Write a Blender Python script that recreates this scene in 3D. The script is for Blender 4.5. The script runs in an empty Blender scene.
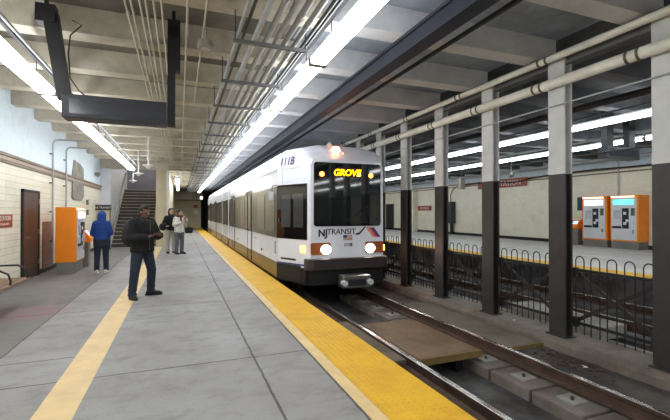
import bpy, bmesh, math, random
from mathutils import Vector, Matrix
random.seed(7)
R = math.radians
C = bpy.context.scene.collection
S = bpy.context.scene

# ------------------------------------------------------------------ camera, world, exposure
cam_d = bpy.data.cameras.new('camera'); cam = bpy.data.objects.new('camera', cam_d); C.objects.link(cam)
cam.location = (0, 0, 1.57)
cam.rotation_euler = (R(90.43), 0, R(-21.2))
cam_d.sensor_width = 36; cam_d.lens = 400/670*36; cam_d.clip_start = .05; cam_d.clip_end = 200
S.camera = cam
w = bpy.data.worlds.new('world'); S.world = w; w.use_nodes = True
w.node_tree.nodes['Background'].inputs[0].default_value = (.5, .55, .6, 1)
w.node_tree.nodes['Background'].inputs[1].default_value = .3
S.view_settings.view_transform = 'Standard'; S.view_settings.look = 'None'
S.view_settings.gamma = 1; S.view_settings.use_curve_mapping = False
S.view_settings.exposure = 0.62
TUBE = 10.5            # strength of the fluorescent diffusers (our platform)
TUBE_FAR = 9.0        # same lamps over the far platform

# ------------------------------------------------------------------ materials
MATS = {}
def srgb(r, g, b):
    f = lambda c: (c/255/12.92) if c/255 <= .04045 else ((c/255+.055)/1.055)**2.4
    return (f(r), f(g), f(b), 1)
class NT:
    def __init__(s, m): s.t = m.node_tree; s.n = s.t.nodes; s.l = s.t.links
    def node(s, typ, **kw):
        n = s.n.new(typ)
        for k, v in kw.items(): setattr(n, k, v)
        return n
    def math(s, op, a, b=None, c=None):
        n = s.node('ShaderNodeMath', operation=op)
        for i, v in enumerate((a, b, c)):
            if v is None: continue
            if isinstance(v, (int, float)): n.inputs[i].default_value = v
            else: s.l.new(v, n.inputs[i])
        return n.outputs[0]
    def mix(s, fac, a, b):
        n = s.node('ShaderNodeMix', data_type='RGBA')
        for sock, v in ((n.inputs[0], fac), (n.inputs[6], a), (n.inputs[7], b)):
            if isinstance(v, (int, float)): sock.default_value = v
            elif isinstance(v, tuple): sock.default_value = v
            else: s.l.new(v, sock)
        return n.outputs[2]
    def noise(s, vec, scale, detail=4, rough=.6):
        n = s.node('ShaderNodeTexNoise'); n.inputs['Scale'].default_value = scale
        n.inputs['Detail'].default_value = detail; n.inputs['Roughness'].default_value = rough
        s.l.new(vec, n.inputs['Vector']); return n.outputs['Fac']
    def ramp(s, v, lo, hi):
        n = s.node('ShaderNodeMapRange'); n.inputs[1].default_value = lo; n.inputs[2].default_value = hi
        s.l.new(v, n.inputs[0]); return n.outputs[0]
def M(name, col, rough=.6, metal=0., var=.15, scale=2.5, bump=0., emit=0., coat=0.):
    if name in MATS: return MATS[name]
    m = bpy.data.materials.new(name); m.use_nodes = True; MATS[name] = m
    t = NT(m); b = t.n['Principled BSDF']
    b.inputs['Roughness'].default_value = rough; b.inputs['Metallic'].default_value = metal
    b.inputs['Coat Weight'].default_value = coat
    if emit:
        b.inputs['Base Color'].default_value = col
        b.inputs['Emission Color'].default_value = col; b.inputs['Emission Strength'].default_value = emit
        return m
    tc = t.node('ShaderNodeTexCoord')
    n = t.noise(tc.outputs['Object'], scale, 6)
    dark = tuple(c*(1-var) for c in col[:3])+(1,); lite = tuple(min(1, c*(1+var)) for c in col[:3])+(1,)
    c = t.mix(t.ramp(n, .32, .68), dark, lite)
    t.l.new(c, b.inputs['Base Color'])
    if bump:
        bn = t.node('ShaderNodeBump'); bn.inputs['Strength'].default_value = bump; bn.inputs['Distance'].default_value = .01
        n2 = t.noise(tc.outputs['Object'], scale*14, 3)
        t.l.new(n2, bn.inputs['Height']); t.l.new(bn.outputs[0], b.inputs['Normal'])
    return m

def floor_mat():
    m = bpy.data.materials.new('platform_concrete'); m.use_nodes = True
    t = NT(m); b = t.n['Principled BSDF']
    tc = t.node('ShaderNodeTexCoord'); sep = t.node('ShaderNodeSeparateXYZ'); t.l.new(tc.outputs['Object'], sep.inputs[0])
    X, Y = sep.outputs[0], sep.outputs[1]
    n1 = t.noise(tc.outputs['Object'], .55, 5); n2 = t.noise(tc.outputs['Object'], 3.2, 8, .72); n3 = t.noise(tc.outputs['Object'], 40, 3)
    c = t.mix(t.ramp(n1, .35, .65), srgb(134, 131, 128), srgb(156, 155, 155))
    c = t.mix(t.math('MULTIPLY', t.ramp(n2, .5, .72), .55), c, srgb(98, 94, 91))
    c = t.mix(t.math('MULTIPLY', t.ramp(n3, .4, .8), .25), c, srgb(170, 170, 170))
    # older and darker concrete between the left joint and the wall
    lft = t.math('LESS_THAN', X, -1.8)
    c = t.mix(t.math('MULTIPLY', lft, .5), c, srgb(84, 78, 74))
    # stretched scuff marks
    mp = t.node('ShaderNodeMapping'); mp.inputs['Scale'].default_value = (1.1, 3.2, 1); mp.inputs['Rotation'].default_value = (0, 0, .25)
    t.l.new(tc.outputs['Object'], mp.inputs[0]); n4 = t.noise(mp.outputs[0], 1.3, 4, .55)
    c = t.mix(t.math('MULTIPLY', t.ramp(n4, .58, .74), .4), c, srgb(84, 82, 82))
    # faded pink spill
    dx = t.math('MULTIPLY', t.math('ADD', X, 2.15), 1.0); dy = t.math('MULTIPLY', t.math('ADD', Y, -7.6), .9)
    d = t.math('ADD', t.math('MULTIPLY', dx, dx), t.math('MULTIPLY', dy, dy))
    sp = t.math('MULTIPLY', t.math('MULTIPLY', t.ramp(d, .35, .0), t.ramp(n2, .3, .6)), .4)
    c = t.mix(sp, c, srgb(190, 110, 120))
    wob = t.math('MULTIPLY', t.math('SUBTRACT', t.noise(tc.outputs['Object'], 5, 3), .5), .03)
    Xw = t.math('ADD', X, wob); Yw = t.math('ADD', Y, wob)
    def line(v, p, wd): return t.math('LESS_THAN', t.math('ABSOLUTE', t.math('SUBTRACT', v, p)), wd)
    mask = t.math('MAXIMUM', t.math('MAXIMUM', line(Xw, 1.353, .011), line(Xw, .755, .012)), line(Xw, -1.8, .010))
    mod = t.math('PINGPONG', t.math('ADD', Yw, 10.6-.0), 1.5)     # transverse joints every 3 m
    mask = t.math('MAXIMUM', mask, line(mod, 0, .011))
    l2 = t.math('MULTIPLY', line(Yw, 5.1, .011), t.math('LESS_THAN', X, -1.0))
    mask = t.math('MAXIMUM', mask, l2)
    c = t.mix(t.math('MULTIPLY', mask, .8), c, srgb(52, 48, 46))
    t.l.new(c, b.inputs['Base Color'])
    t.l.new(t.math('ADD', .42, t.math('MULTIPLY', n2, .35)), b.inputs['Roughness'])
    bn = t.node('ShaderNodeBump'); bn.inputs['Strength'].default_value = .25; bn.inputs['Distance'].default_value = .01
    t.l.new(t.math('SUBTRACT', n3, mask), bn.inputs['Height']); t.l.new(bn.outputs[0], b.inputs['Normal'])
    return m
def tile_mat(name, c1, c2, mortar, bw, bh, msize=.006, rough=.35, dirt=srgb(120, 105, 80)):
    m = bpy.data.materials.new(name); m.use_nodes = True
    t = NT(m); b = t.n['Principled BSDF']; b.inputs['Roughness'].default_value = rough
    tc = t.node('ShaderNodeTexCoord'); sep = t.node('ShaderNodeSeparateXYZ'); t.l.new(tc.outputs['Object'], sep.inputs[0])
    cb = t.node('ShaderNodeCombineXYZ')
    t.l.new(t.math('ADD', sep.outputs[0], sep.outputs[1]), cb.inputs[0]); t.l.new(sep.outputs[2], cb.inputs[1])
    br = t.node('ShaderNodeTexBrick'); t.l.new(cb.outputs[0], br.inputs['Vector'])
    br.inputs['Color1'].default_value = c1; br.inputs['Color2'].default_value = c2; br.inputs['Mortar'].default_value = mortar
    br.inputs['Scale'].default_value = 1; br.inputs['Brick Width'].default_value = bw; br.inputs['Row Height'].default_value = bh
    br.inputs['Mortar Size'].default_value = msize; br.inputs['Mortar Smooth'].default_value = .3
    n = t.noise(tc.outputs['Object'], .9, 6, .65)
    c = t.mix(t.math('MULTIPLY', t.ramp(n, .52, .8), .3), br.outputs['Color'], dirt)
    t.l.new(c, b.inputs['Base Color'])
    bn = t.node('ShaderNodeBump'); bn.inputs['Strength'].default_value = .3; bn.inputs['Distance'].default_value = .004; bn.invert = True
    t.l.new(br.outputs['Fac'], bn.inputs['Height']); t.l.new(bn.outputs[0], b.inputs['Normal'])
    return m
def patchy(name, c1, c2, sc=1.2, lo=.45, hi=.6, rough=.7, bump=.2):
    m = bpy.data.materials.new(name); m.use_nodes = True
    t = NT(m); b = t.n['Principled BSDF']; b.inputs['Roughness'].default_value = rough
    tc = t.node('ShaderNodeTexCoord'); n = t.noise(tc.outputs['Object'], sc, 8, .68); n2 = t.noise(tc.outputs['Object'], sc*9, 4)
    c = t.mix(t.ramp(n, lo, hi), c1, c2)
    c = t.mix(t.math('MULTIPLY', t.ramp(n2, .45, .8), .3), c, c2)
    t.l.new(c, b.inputs['Base Color'])
    bn = t.node('ShaderNodeBump'); bn.inputs['Strength'].default_value = bump; bn.inputs['Distance'].default_value = .01
    t.l.new(n2, bn.inputs['Height']); t.l.new(bn.outputs[0], b.inputs['Normal'])
    return m

m_floor = floor_mat()
m_tile = tile_mat('cream_glazed_block', srgb(240, 235, 216), srgb(232, 226, 204), srgb(200, 192, 170), 1.7, .14)
m_tile_far = tile_mat('cream_square_tile', srgb(238, 234, 214), srgb(232, 227, 206), srgb(224, 219, 199), .15, .15, .005)
m_blue = patchy('pale_blue_paint', srgb(214, 228, 236), srgb(180, 194, 204), .8, .5, .75, .6, .3)
m_trim = M('brown_stone_trim', srgb(120, 100, 84), .5, var=.2)
m_beam = patchy('beam_concrete', srgb(208, 200, 182), srgb(164, 156, 138), 1.1, .45, .7, .8, .3)
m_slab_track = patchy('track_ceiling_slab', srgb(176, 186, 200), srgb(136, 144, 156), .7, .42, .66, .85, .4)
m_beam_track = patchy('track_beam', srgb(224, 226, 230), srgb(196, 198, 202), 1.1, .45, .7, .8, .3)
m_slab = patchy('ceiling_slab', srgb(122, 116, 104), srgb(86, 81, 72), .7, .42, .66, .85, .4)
m_tan = M('tan_paving_band', srgb(220, 192, 140), .55, var=.1, scale=4, bump=.1)
m_cream_band = M('cream_paving_band', srgb(224, 196, 142), .55, var=.1, scale=4, bump=.1)
m_yellow = patchy('tactile_yellow', srgb(232, 182, 34), srgb(208, 156, 30), 2.2, .45, .75, .55, .1)
m_bed = patchy('trackbed_concrete', srgb(96, 90, 84), srgb(58, 53, 50), 1.6, .4, .62, .85, .6)
m_beddark = patchy('grimy_trackbed', srgb(92, 90, 90), srgb(50, 47, 45), 1.3, .4, .6, .8, .6)
m_curb = patchy('curb_concrete', srgb(126, 118, 108), srgb(88, 78, 70), 1.6, .4, .7, .8, .4)
m_pale_conc = patchy('pale_concrete', srgb(158, 156, 148), srgb(110, 106, 98), 1.3, .45, .7, .8, .4)
m_rust = M('rusty_rail_side', srgb(84, 64, 54), .7, .3, .3, 6, .3)
m_steel = M('polished_rail_head', srgb(190, 186, 180), .25, 1., .1)
m_black = M('black_paint', srgb(24, 24, 27), .5, var=.2)
m_girder = M('dark_steel_girder', srgb(34, 37, 50), .55, var=.2)
m_col_lt = M('column_grey_paint', srgb(200, 200, 198), .5, var=.12)
m_col_dk = M('column_charcoal_paint', srgb(52, 49, 47), .5, var=.25)
m_pipe = M('white_pipe', srgb(226, 224, 212), .45, var=.12, scale=4)
m_band = M('pipe_band_metal', srgb(105, 98, 88), .4, .7)
m_conduit = M('galvanised_conduit', srgb(176, 180, 182), .35, .35, .12)
m_conduit_dk = M('dark_conduit', srgb(70, 72, 76), .4, .4)
m_cream_pipe = M('cream_painted_conduit', srgb(196, 188, 168), .5, var=.1)
m_white = M('train_white', srgb(236, 240, 250), .22, 0, .03, coat=.3)
m_roofw = M('train_roof_grey', srgb(186, 194, 206), .35, 0, .05)
m_glass = M('dark_glass', srgb(16, 17, 20), .06, 0, .05, coat=.5)
m_pane = M('side_window_glass', srgb(74, 76, 78), .08, 0, .25, 2.0, coat=.5)
m_winband = M('charcoal_window_band', srgb(26, 26, 28), .2, 0, .1, coat=.4)
m_skirt = M('skirt_with_yellow_reflection', srgb(84, 66, 44), .25, .55, .15)  # grey skirt; the yellow strip's reflection is put into its colour as brown
m_rubber = M('black_rubber', srgb(14, 14, 15), .55)
m_bumper = M('dark_bumper', srgb(62, 55, 54), .35, .1)
m_blueline = M('blue_stripe', srgb(30, 48, 130), .35)
m_metal = M('brushed_metal', srgb(160, 158, 152), .3, .9, .1)
m_orange = M('orange_panel', srgb(248, 140, 10), .4, 0, .05)
m_silver = M('silver_panel', srgb(214, 216, 220), .35, .1, .06)
m_grey = M('grey_plastic', srgb(120, 118, 112), .5)
m_hoarding = M('charcoal_sign_case', srgb(40, 43, 52), .4, var=.1)
m_screen_off = M('unlit_display', srgb(62, 64, 74), .15)
m_concpatch = patchy('bare_render_patch', srgb(150, 146, 136), srgb(104, 98, 90), 3, .4, .65)
m_door = patchy('brown_metal_door', srgb(84, 58, 44), srgb(58, 38, 28), 1.5, .4, .7, .35, .05)
m_wood = M('worn_bench_wood', srgb(128, 98, 78), .5, 0, .25, 6)
m_sign_red = M('red_brown_sign', srgb(150, 66, 44), .4)
m_white_ink = M('white_lettering', srgb(228, 222, 212), .5)
m_beige = M('beige_wall_panel', srgb(200, 188, 156), .5, var=.06)
m_stairwall = M('pale_stairwell_paint', srgb(226, 228, 236), .5, var=.07)
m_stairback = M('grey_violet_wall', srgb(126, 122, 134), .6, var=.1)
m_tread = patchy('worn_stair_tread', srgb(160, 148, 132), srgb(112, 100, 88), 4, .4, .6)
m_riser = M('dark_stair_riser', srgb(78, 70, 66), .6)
m_nosing = M('stair_nosing', srgb(190, 182, 170), .5)
m_tube = M('lit_diffuser', (.955, .98, 1, 1), emit=TUBE)
m_tube_far = M('lit_far_diffuser', (.95, .98, 1, 1), emit=TUBE_FAR)
m_head = M('headlight_glow', (1, .93, .84, 1), emit=22)
m_amber = M('amber_lamp', (1, .30, .02, 1), emit=16)
m_redamber = M('red_orange_lamp', (1, .16, .02, 1), emit=14)
m_led = M('led_text', (1, .48, .0, 1), emit=2.6)
m_amber_lens = M('amber_lens', srgb(150, 84, 48), .2)
m_pinkglow = M('rose_lamp', (1, .55, .42, 1), emit=3)
m_kscreen = M('kiosk_screen', (.25, .45, .9, 1), emit=1.6)
m_teal = M('teal_header', (.12, .62, .60, 1), emit=1.1)
m_whead = M('lit_white_header', (.9, .95, .85, 1), emit=1.2)
m_cable = M('black_cable', srgb(18, 18, 19), .5)

# ------------------------------------------------------------------ mesh helpers
class MB:
    def __init__(s): s.v = []; s.f = []
    def add(s, vs, fs):
        o = len(s.v); s.v += [tuple(p) for p in vs]; s.f += [tuple(i+o for i in f) for f in fs]; return s
    def box(s, a, b):
        x0, y0, z0 = a; x1, y1, z1 = b
        return s.add([(x0,y0,z0),(x1,y0,z0),(x1,y1,z0),(x0,y1,z0),(x0,y0,z1),(x1,y0,z1),(x1,y1,z1),(x0,y1,z1)],
                     [(0,3,2,1),(4,5,6,7),(0,1,5,4),(1,2,6,5),(2,3,7,6),(3,0,4,7)])
    def prism(s, pts, vec):                 # extrude a 3-D polygon by vec
        n = len(pts); v = Vector(vec); p = [Vector(q) for q in pts]
        return s.add(p+[q+v for q in p], [tuple(range(n))[::-1], tuple(range(n, 2*n))]+[(i, (i+1) % n, n+(i+1) % n, n+i) for i in range(n)])
    def tube(s, pts, r, seg=10, closed=False):
        pts = [Vector(p) for p in pts]; n = len(pts); rings = []
        rs = r if isinstance(r, (list, tuple)) else [r]*n
        up = None
        for i, p in enumerate(pts):
            if closed: d = pts[(i+1) % n]-pts[i-1]
            else: d = pts[min(i+1, n-1)]-pts[max(i-1, 0)]
            d.normalize()
            if up is None: up = Vector((0, 0, 1)) if abs(d.z) < .9 else Vector((1, 0, 0))
            a = d.cross(up).normalized(); b = a.cross(d).normalized(); up = b
            rings.append([p+(a*math.cos(2*math.pi*k/seg)+b*math.sin(2*math.pi*k/seg))*rs[i] for k in range(seg)])
        vs = [q for rg in rings for q in rg]; fs = []
        for i in range(n if closed else n-1):
            j = (i+1) % n
            for k in range(seg):
                fs.append((i*seg+k, i*seg+(k+1) % seg, j*seg+(k+1) % seg, j*seg+k))
        if not closed: fs += [tuple(range(seg))[::-1], tuple((n-1)*seg+k for k in range(seg))]
        return s.add(vs, fs)
    def ell(s, c, r, seg=14, rot=None):
        vs = []; fs = []; n = seg; h = seg//2+1
        if isinstance(r, (int, float)): r = (r, r, r)
        for i in range(h+1):
            th = math.pi*i/h
            for k in range(n):
                ph = 2*math.pi*k/n
                q = Vector((r[0]*math.sin(th)*math.cos(ph), r[1]*math.sin(th)*math.sin(ph), r[2]*math.cos(th)))
                if rot: q = rot @ q
                vs.append(Vector(c)+q)
        for i in range(h):
            for k in range(n):
                fs.append((i*n+k, (i+1)*n+k, (i+1)*n+(k+1) % n, i*n+(k+1) % n))
        return s.add(vs, fs)
    def lathe(s, c, prof, seg=20):
        vs = []; fs = []; n = len(prof)
        for r, z in prof:
            for k in range(seg):
                a = 2*math.pi*k/seg; vs.append((c[0]+r*math.cos(a), c[1]+r*math.sin(a), c[2]+z))
        for i in range(n-1):
            for k in range(seg): fs.append((i*seg+k, i*seg+(k+1) % seg, (i+1)*seg+(k+1) % seg, (i+1)*seg+k))
        fs += [tuple(range(seg))[::-1], tuple((n-1)*seg+k for k in range(seg))]
        return s.add(vs, fs)
def wloc(o):
    v = Vector((0, 0, 0))
    while o is not None: v += o.location; o = o.parent
    return v
def obj(name, mb, mat, parent=None, smooth=False, bevel=0., loc=None):
    base = wloc(parent) if parent else Vector(loc or (0, 0, 0))
    me = bpy.data.meshes.new(name); me.from_pydata([Vector(p)-base for p in mb.v], [], mb.f)
    bm = bmesh.new(); bm.from_mesh(me); bmesh.ops.remove_doubles(bm, verts=bm.verts, dist=1e-5)
    bmesh.ops.recalc_face_normals(bm, faces=bm.faces); bm.to_mesh(me); bm.free()
    me.materials.append(mat)
    o = bpy.data.objects.new(name, me); C.objects.link(o)
    if parent: o.parent = parent
    elif loc: o.location = loc
    if smooth:
        for p in me.polygons: p.use_smooth = True
        if smooth != 'all': me.set_sharp_from_angle(angle=R(38))
    if bevel:
        b = o.modifiers.new('bevel', 'BEVEL'); b.width = bevel; b.segments = 2; b.limit_method = 'ANGLE'
    return o
def tag(o, label, cat, group=None, kind=None):
    if label: o['label'] = label
    if cat: o['category'] = cat
    if group: o['group'] = group
    if kind: o['kind'] = kind
    return o
def thing(name, label, cat, loc=(0, 0, 0), group=None):
    o = bpy.data.objects.new(name, None); C.objects.link(o); o.location = loc; o.empty_display_size = .2
    return tag(o, label, cat, group)
def struct(name, mb, mat, **k):
    o = obj(name, mb, mat, **k); o['kind'] = 'structure'; return o
def copy_tree(o, parent=None):
    c = o.copy(); C.objects.link(c); c.parent = parent
    for ch in list(o.children): copy_tree(ch, c)
    return c
def text_mb(txt, size, origin, right, up, depth=.003, align='CENTER', bold=0., shear=0.):
    cu = bpy.data.curves.new('t', 'FONT'); cu.body = txt; cu.size = size; cu.align_x = align; cu.extrude = depth/2
    cu.offset = bold; cu.resolution_u = 3; cu.shear = shear
    o = bpy.data.objects.new('t', cu); C.objects.link(o)
    bpy.context.view_layer.update()
    me = o.evaluated_get(bpy.context.evaluated_depsgraph_get()).to_mesh()
    r = Vector(right).normalized(); u = Vector(up).normalized(); n = r.cross(u); o0 = Vector(origin)
    mb = MB().add([o0+r*v.co.x+u*v.co.y+n*v.co.z for v in me.vertices], [tuple(p.vertices) for p in me.polygons])
    bpy.data.objects.remove(o); bpy.data.curves.remove(cu)
    return mb
ORD = ['nearest', 'second nearest', 'third nearest', 'fourth nearest', 'fifth nearest', 'sixth nearest', 'seventh nearest', 'eighth nearest', 'ninth nearest', 'tenth nearest', 'eleventh nearest',
       'twelfth nearest', 'thirteenth nearest', 'fourteenth nearest', 'fifteenth nearest', 'sixteenth nearest', 'seventeenth nearest', 'eighteenth nearest', 'nineteenth nearest', 'twentieth nearest'] + [a+' nearest' for a in 'twenty-first twenty-second twenty-third twenty-fourth twenty-fifth twenty-sixth twenty-seventh twenty-eighth twenty-ninth thirtieth thirty-first thirty-second thirty-third'.split()]
def longbox(x0, x1, z0, z1, y0, y1): return MB().box((x0, y0, z0), (x1, y1, z1))

# ------------------------------------------------------------------ the setting
Y0, Y1 = -24.0, 60.0
PX = 2.10                                   # platform edge
struct('floor', longbox(-3.6, 1.353+.0, -.9, 0, Y0, 44), m_floor)
struct('floor_edge_slab', longbox(1.353, PX-.03, -.9, -.0, Y0, 44), m_floor)
# paving bands lie 4 mm proud
tag(obj('paving_band', longbox(-1.055, -.761, .0005, .004, Y0, 20.2), m_tan), 'tan paving band running along the middle of the grey platform', 'floor band')
tag(obj('paving_band', longbox(1.365, 1.487, .0005, .005, Y0, 43.9), m_cream_band), 'narrow cream paving band beside the yellow tactile strip', 'floor band')
# tactile strip with truncated domes near the camera
mb = longbox(1.49, PX, -.06, .008, Y0, 43.9)
for j in range(105):
    for i in range(10):
        cx = 1.49+.03+i*.0605; cy = 1.6+j*.0605
        vs = [(cx+.017*math.cos(a*math.pi/3), cy+.017*math.sin(a*math.pi/3), .0075) for a in range(6)]+[(cx+.010*math.cos(a*math.pi/3), cy+.010*math.sin(a*math.pi/3), .013) for a in range(6)]
        mb.add(vs, [(a, (a+1) % 6, 6+(a+1) % 6, 6+a) for a in range(6)]+[tuple(range(6, 12))])
tag(obj('tactile_strip', mb, m_yellow), 'yellow tactile warning strip with raised domes along the near platform edge', 'tactile strip')

# walls on the left
struct('wall_left', longbox(-3.6, -3.36, 0, 2.66, Y0, 20.7), m_tile)
struct('wall_left_upper', longbox(-3.6, -3.34, 2.66, 4.3, Y0, 20.7), m_blue)
struct('trim_1', longbox(-3.36, -3.29, 2.74, 2.80, Y0, 20.69).box((-3.36, Y0, 2.60), (-3.33, 20.69, 2.66)), m_trim)
struct('trim_2', longbox(-3.36, -3.32, 2.66, 2.74, Y0, 20.69), M('beige_trim', srgb(168, 150, 130), .5))
struct('baseboard_left', longbox(-3.36, -3.34, 0, .12, Y0, 20.69), m_black)
struct('wall_back', longbox(-3.6, 17, -1, 4.3, Y0-.2, Y0), m_slab)
# ceiling slab and beams
CZ = 4.22
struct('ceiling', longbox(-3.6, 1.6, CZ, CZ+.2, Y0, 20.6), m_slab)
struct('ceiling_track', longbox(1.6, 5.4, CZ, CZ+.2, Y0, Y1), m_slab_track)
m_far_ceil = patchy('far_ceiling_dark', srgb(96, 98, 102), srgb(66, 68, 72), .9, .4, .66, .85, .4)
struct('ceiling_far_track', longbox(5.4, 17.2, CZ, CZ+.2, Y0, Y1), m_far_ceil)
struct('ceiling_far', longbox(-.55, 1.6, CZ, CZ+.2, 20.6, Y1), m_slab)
BY = [-6.0+1.4667*k for k in range(9)]      # transverse beams, one at 5.73..6.0
k = 0
BEAMS = []
y = 5.97-1.4667*20
while y < 44:
    x0 = -3.36 if y < 20 else -.55
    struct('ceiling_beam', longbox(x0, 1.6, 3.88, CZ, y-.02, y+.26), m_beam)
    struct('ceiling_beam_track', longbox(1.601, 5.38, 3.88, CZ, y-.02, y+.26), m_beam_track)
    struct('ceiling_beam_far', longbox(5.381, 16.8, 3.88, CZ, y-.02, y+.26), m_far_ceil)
    BEAMS.append(y); y += 1.4667
def over(y):                                # nearest beam to hang from
    return min(BEAMS, key=lambda b: abs(b+.12-y))+.12

# stairwell
SX0, SX1, SY = -2.95, -1.05, 20.7
struct('wall_stair_front', MB().box((-3.6, SY, 0), (SX0, SY+.15, 3.6)), m_stairwall)
struct('stair_header', MB().box((-3.6, SY-.05, 3.6), (-.5, SY+.25, CZ+.2)), m_beam)
struct('wall_stair_left', longbox(SX0-.15, SX0, 0, 5.6, SY+.15, 27), m_stairwall)
struct('wall_stair_right', longbox(SX1, -.55, 0, 5.6, SY, 44), m_beige)
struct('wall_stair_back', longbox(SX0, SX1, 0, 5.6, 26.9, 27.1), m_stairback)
struct('ceiling_stairwell', longbox(SX0-.15, SX1, 5.6, 5.75, SY+.2, 27.1), m_slab)
st = thing('staircase', 'wide dark staircase with worn treads rising behind the man in black', 'stairs', ((SX0+SX1)/2, SY, 0))
N = 17
for i in range(N):
    y = SY+.05+i*.28; z = .17*(i+1)
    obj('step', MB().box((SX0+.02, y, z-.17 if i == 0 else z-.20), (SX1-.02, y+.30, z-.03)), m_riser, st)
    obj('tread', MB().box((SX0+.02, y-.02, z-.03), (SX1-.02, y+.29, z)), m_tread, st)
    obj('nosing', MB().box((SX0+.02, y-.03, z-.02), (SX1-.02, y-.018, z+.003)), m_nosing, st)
obj('landing', MB().box((SX0+.02, SY+.05+N*.28, 2.74), (SX1-.02, 26.88, 2.89)), m_tread, st)
for sx, nm in ((SX0+.07, 'left'), (SX1-.07, 'right')):
    h = thing('handrail', 'bright metal handrail on the %s side of the dark staircase' % nm, 'handrail', (sx, SY, 0))
    obj('rail', MB().tube([(sx, SY-.15, .86), (sx, SY+.05, .95), (sx, SY+.05+N*.28, .95+N*.17), (sx, 26.3, .95+N*.17)], .03), m_metal, h, True)
    for t_ in (.3, 2.4, 4.4):
        yy = SY+.05+t_; zz = t_*.17/.28
        obj('bracket', MB().tube([(sx, yy, zz+.95), (sx, yy, zz+.05)], .014, 8), m_metal, h, True)
# white stringer panel seen on the left of the stairs
struct('trim_3', MB().prism([(SX0, SY, .0), (SX0, SY, .62), (SX0, SY+4.9, 3.6), (SX0, SY+4.9, 2.9)], (.03, 0, 0)), m_stairwall)
# end of the platform
struct('wall_end', longbox(-.55, 2.05, 0, 2.85, 43.9, 44.1), m_beige)
struct('wall_end_upper', longbox(-.55, 2.05, 2.85, CZ, 40.5, 44.1), m_slab)
struct('wall_tunnel_end', longbox(2.05, 17, -1, CZ, Y1, Y1+.2), m_black)
struct('wall_tunnel_left', longbox(1.9, 2.05, -1, CZ, 44.1, Y1), m_black)
struct('wall_tunnel_right', longbox(9.1, 9.3, -1, CZ, 42.2, Y1), m_black)
# post at the stair corner
tag(obj('corner_post', MB().box((-.60, SY-.12, 0), (-.46, SY-.002, 3.58)), M('white_post', srgb(214, 212, 204), .45), bevel=.01), 'white painted post at the stair enclosure corner behind the waiting pair', 'post')

# track area
struct('trackbed', longbox(PX-.03, 5.0, -1.2, -.62, Y0, Y1), m_beddark)
struct('trackbed_near_ledge', longbox(PX+.0, 2.72, -.72, -.50, Y0, Y1), m_bed)
struct('platform_face', longbox(PX-.031, PX-.02, -.72, -.06, Y0, 44), m_beddark)
struct('trackbed_side_slab', longbox(4.36, 4.98, -.72, -.36, Y0, Y1), m_bed)
struct('curb', MB().prism([(4.93, Y0, -.72), (5.55, Y0, -.72), (5.55, Y0, -.20), (5.0, Y0, -.20), (4.93, Y0, -.26)], (0, Y1-Y0, 0)), m_curb)
struct('trackbed_far_walk', longbox(5.55, 6.55, -1.2, -.50, Y0, Y1), m_pale_conc)
struct('trackbed_far', longbox(6.55, 9.33, -1.2, -.62, Y0, Y1), m_beddark)
struct('platform_far', longbox(9.33, 16.8, -1.2, .16, Y0, 42), patchy('far_platform_concrete', srgb(214, 214, 212), srgb(186, 186, 184), 1.3, .45, .7, .6, .2))
struct('platform_far_face', longbox(9.30, 9.33, -1.2, .10, Y0, 42), m_beddark)
tag(obj('tactile_strip', longbox(9.31, 9.93, .161, .172, Y0, 42), m_yellow), 'yellow tactile strip along the far platform edge beyond the fence', 'tactile strip')
struct('wall_right', longbox(16.8, 17.0, .16, 3.36, Y0, 42), m_tile_far)
struct('wall_right_upper', longbox(16.82, 17.0, 3.36, CZ, Y0, 42), m_blue)
struct('trim_4', longbox(16.74, 16.8, 3.22, 3.27, Y0, 42).box((16.74, Y0, 3.36), (16.82, 42, 3.42)), m_trim)
struct('baseboard_right', longbox(16.77, 16.8, .16, .32, Y0, 42), m_black)
struct('wall_right_end', longbox(9.33, 17.0, .16, CZ, 42, 42.2), m_beige)

def rail(x, label, z=-.30):
    t = thing('running_rail', label, 'rail', (x, 0, z-.16))
    prof = [(-.07, -.16), (.07, -.16), (.07, -.145), (.012, -.125), (.012, -.045), (.034, -.032), (.034, -.004), (-.034, -.004), (-.034, -.032), (-.012, -.045), (-.012, -.125), (-.07, -.145)]
    obj('rail_body', MB().prism([(x+a, Y0, z+b) for a, b in prof], (0, Y1-Y0-.1, 0)), m_rust, t)
    obj('rail_head', MB().prism([(x-.033, Y0, z-.004), (x+.033, Y0, z-.004), (x+.026, Y0, z+.002), (x-.026, Y0, z+.002)], (0, Y1-Y0-.1, 0)), m_steel, t)
rail(2.79, 'shiny rail nearest the yellow platform edge')
rail(4.235, 'rail nearest the grey columns, with concrete blocks along it')
rail(7.25, 'nearer rail of the far track, seen through the fence', -.30)
rail(8.69, 'farther rail of the far track, below the far platform', -.30)
# concrete blocks carrying the rails
def blocks(x0, x1, y0, y1, top, lab, grp, n0):
    y = y0; protos = None
    while y < y1:
        if protos is None:
            t = thing('support_block', lab, 'track block', ((x0+x1)/2, y, -.72), grp)
            obj('block', MB().box((x0, y, -.72), (x1, y+.62, top)), m_curb, t, bevel=.015)
            pl = obj('tie_plate', MB().box((x0+.12, y+.18, top), (x0+.34, y+.40, top+.02)), m_pale_conc, t)
            obj('bolt', MB().lathe((x0+.21, y+.27, top+.02), [(.02, 0), (.02, .03), (.012, .04)], 8), m_rust, pl)
            protos = t
        else:
            c = copy_tree(protos); c.location.y = y
        nb = round((y-y0)/.66); (t if nb == 0 else c)['label'] = lab+', '+ORD[nb]
        y += .66
blocks(3.78, 4.36, 1.55, 9.0, -.482, 'concrete block with rusty plate under the rail near the columns', 'rail support blocks', 0)
blocks(2.55+.17, 3.0, 1.55, 9.0, -.482, 'concrete block under the rail nearest the platform', 'blocks under the near rail', 0)
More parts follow.
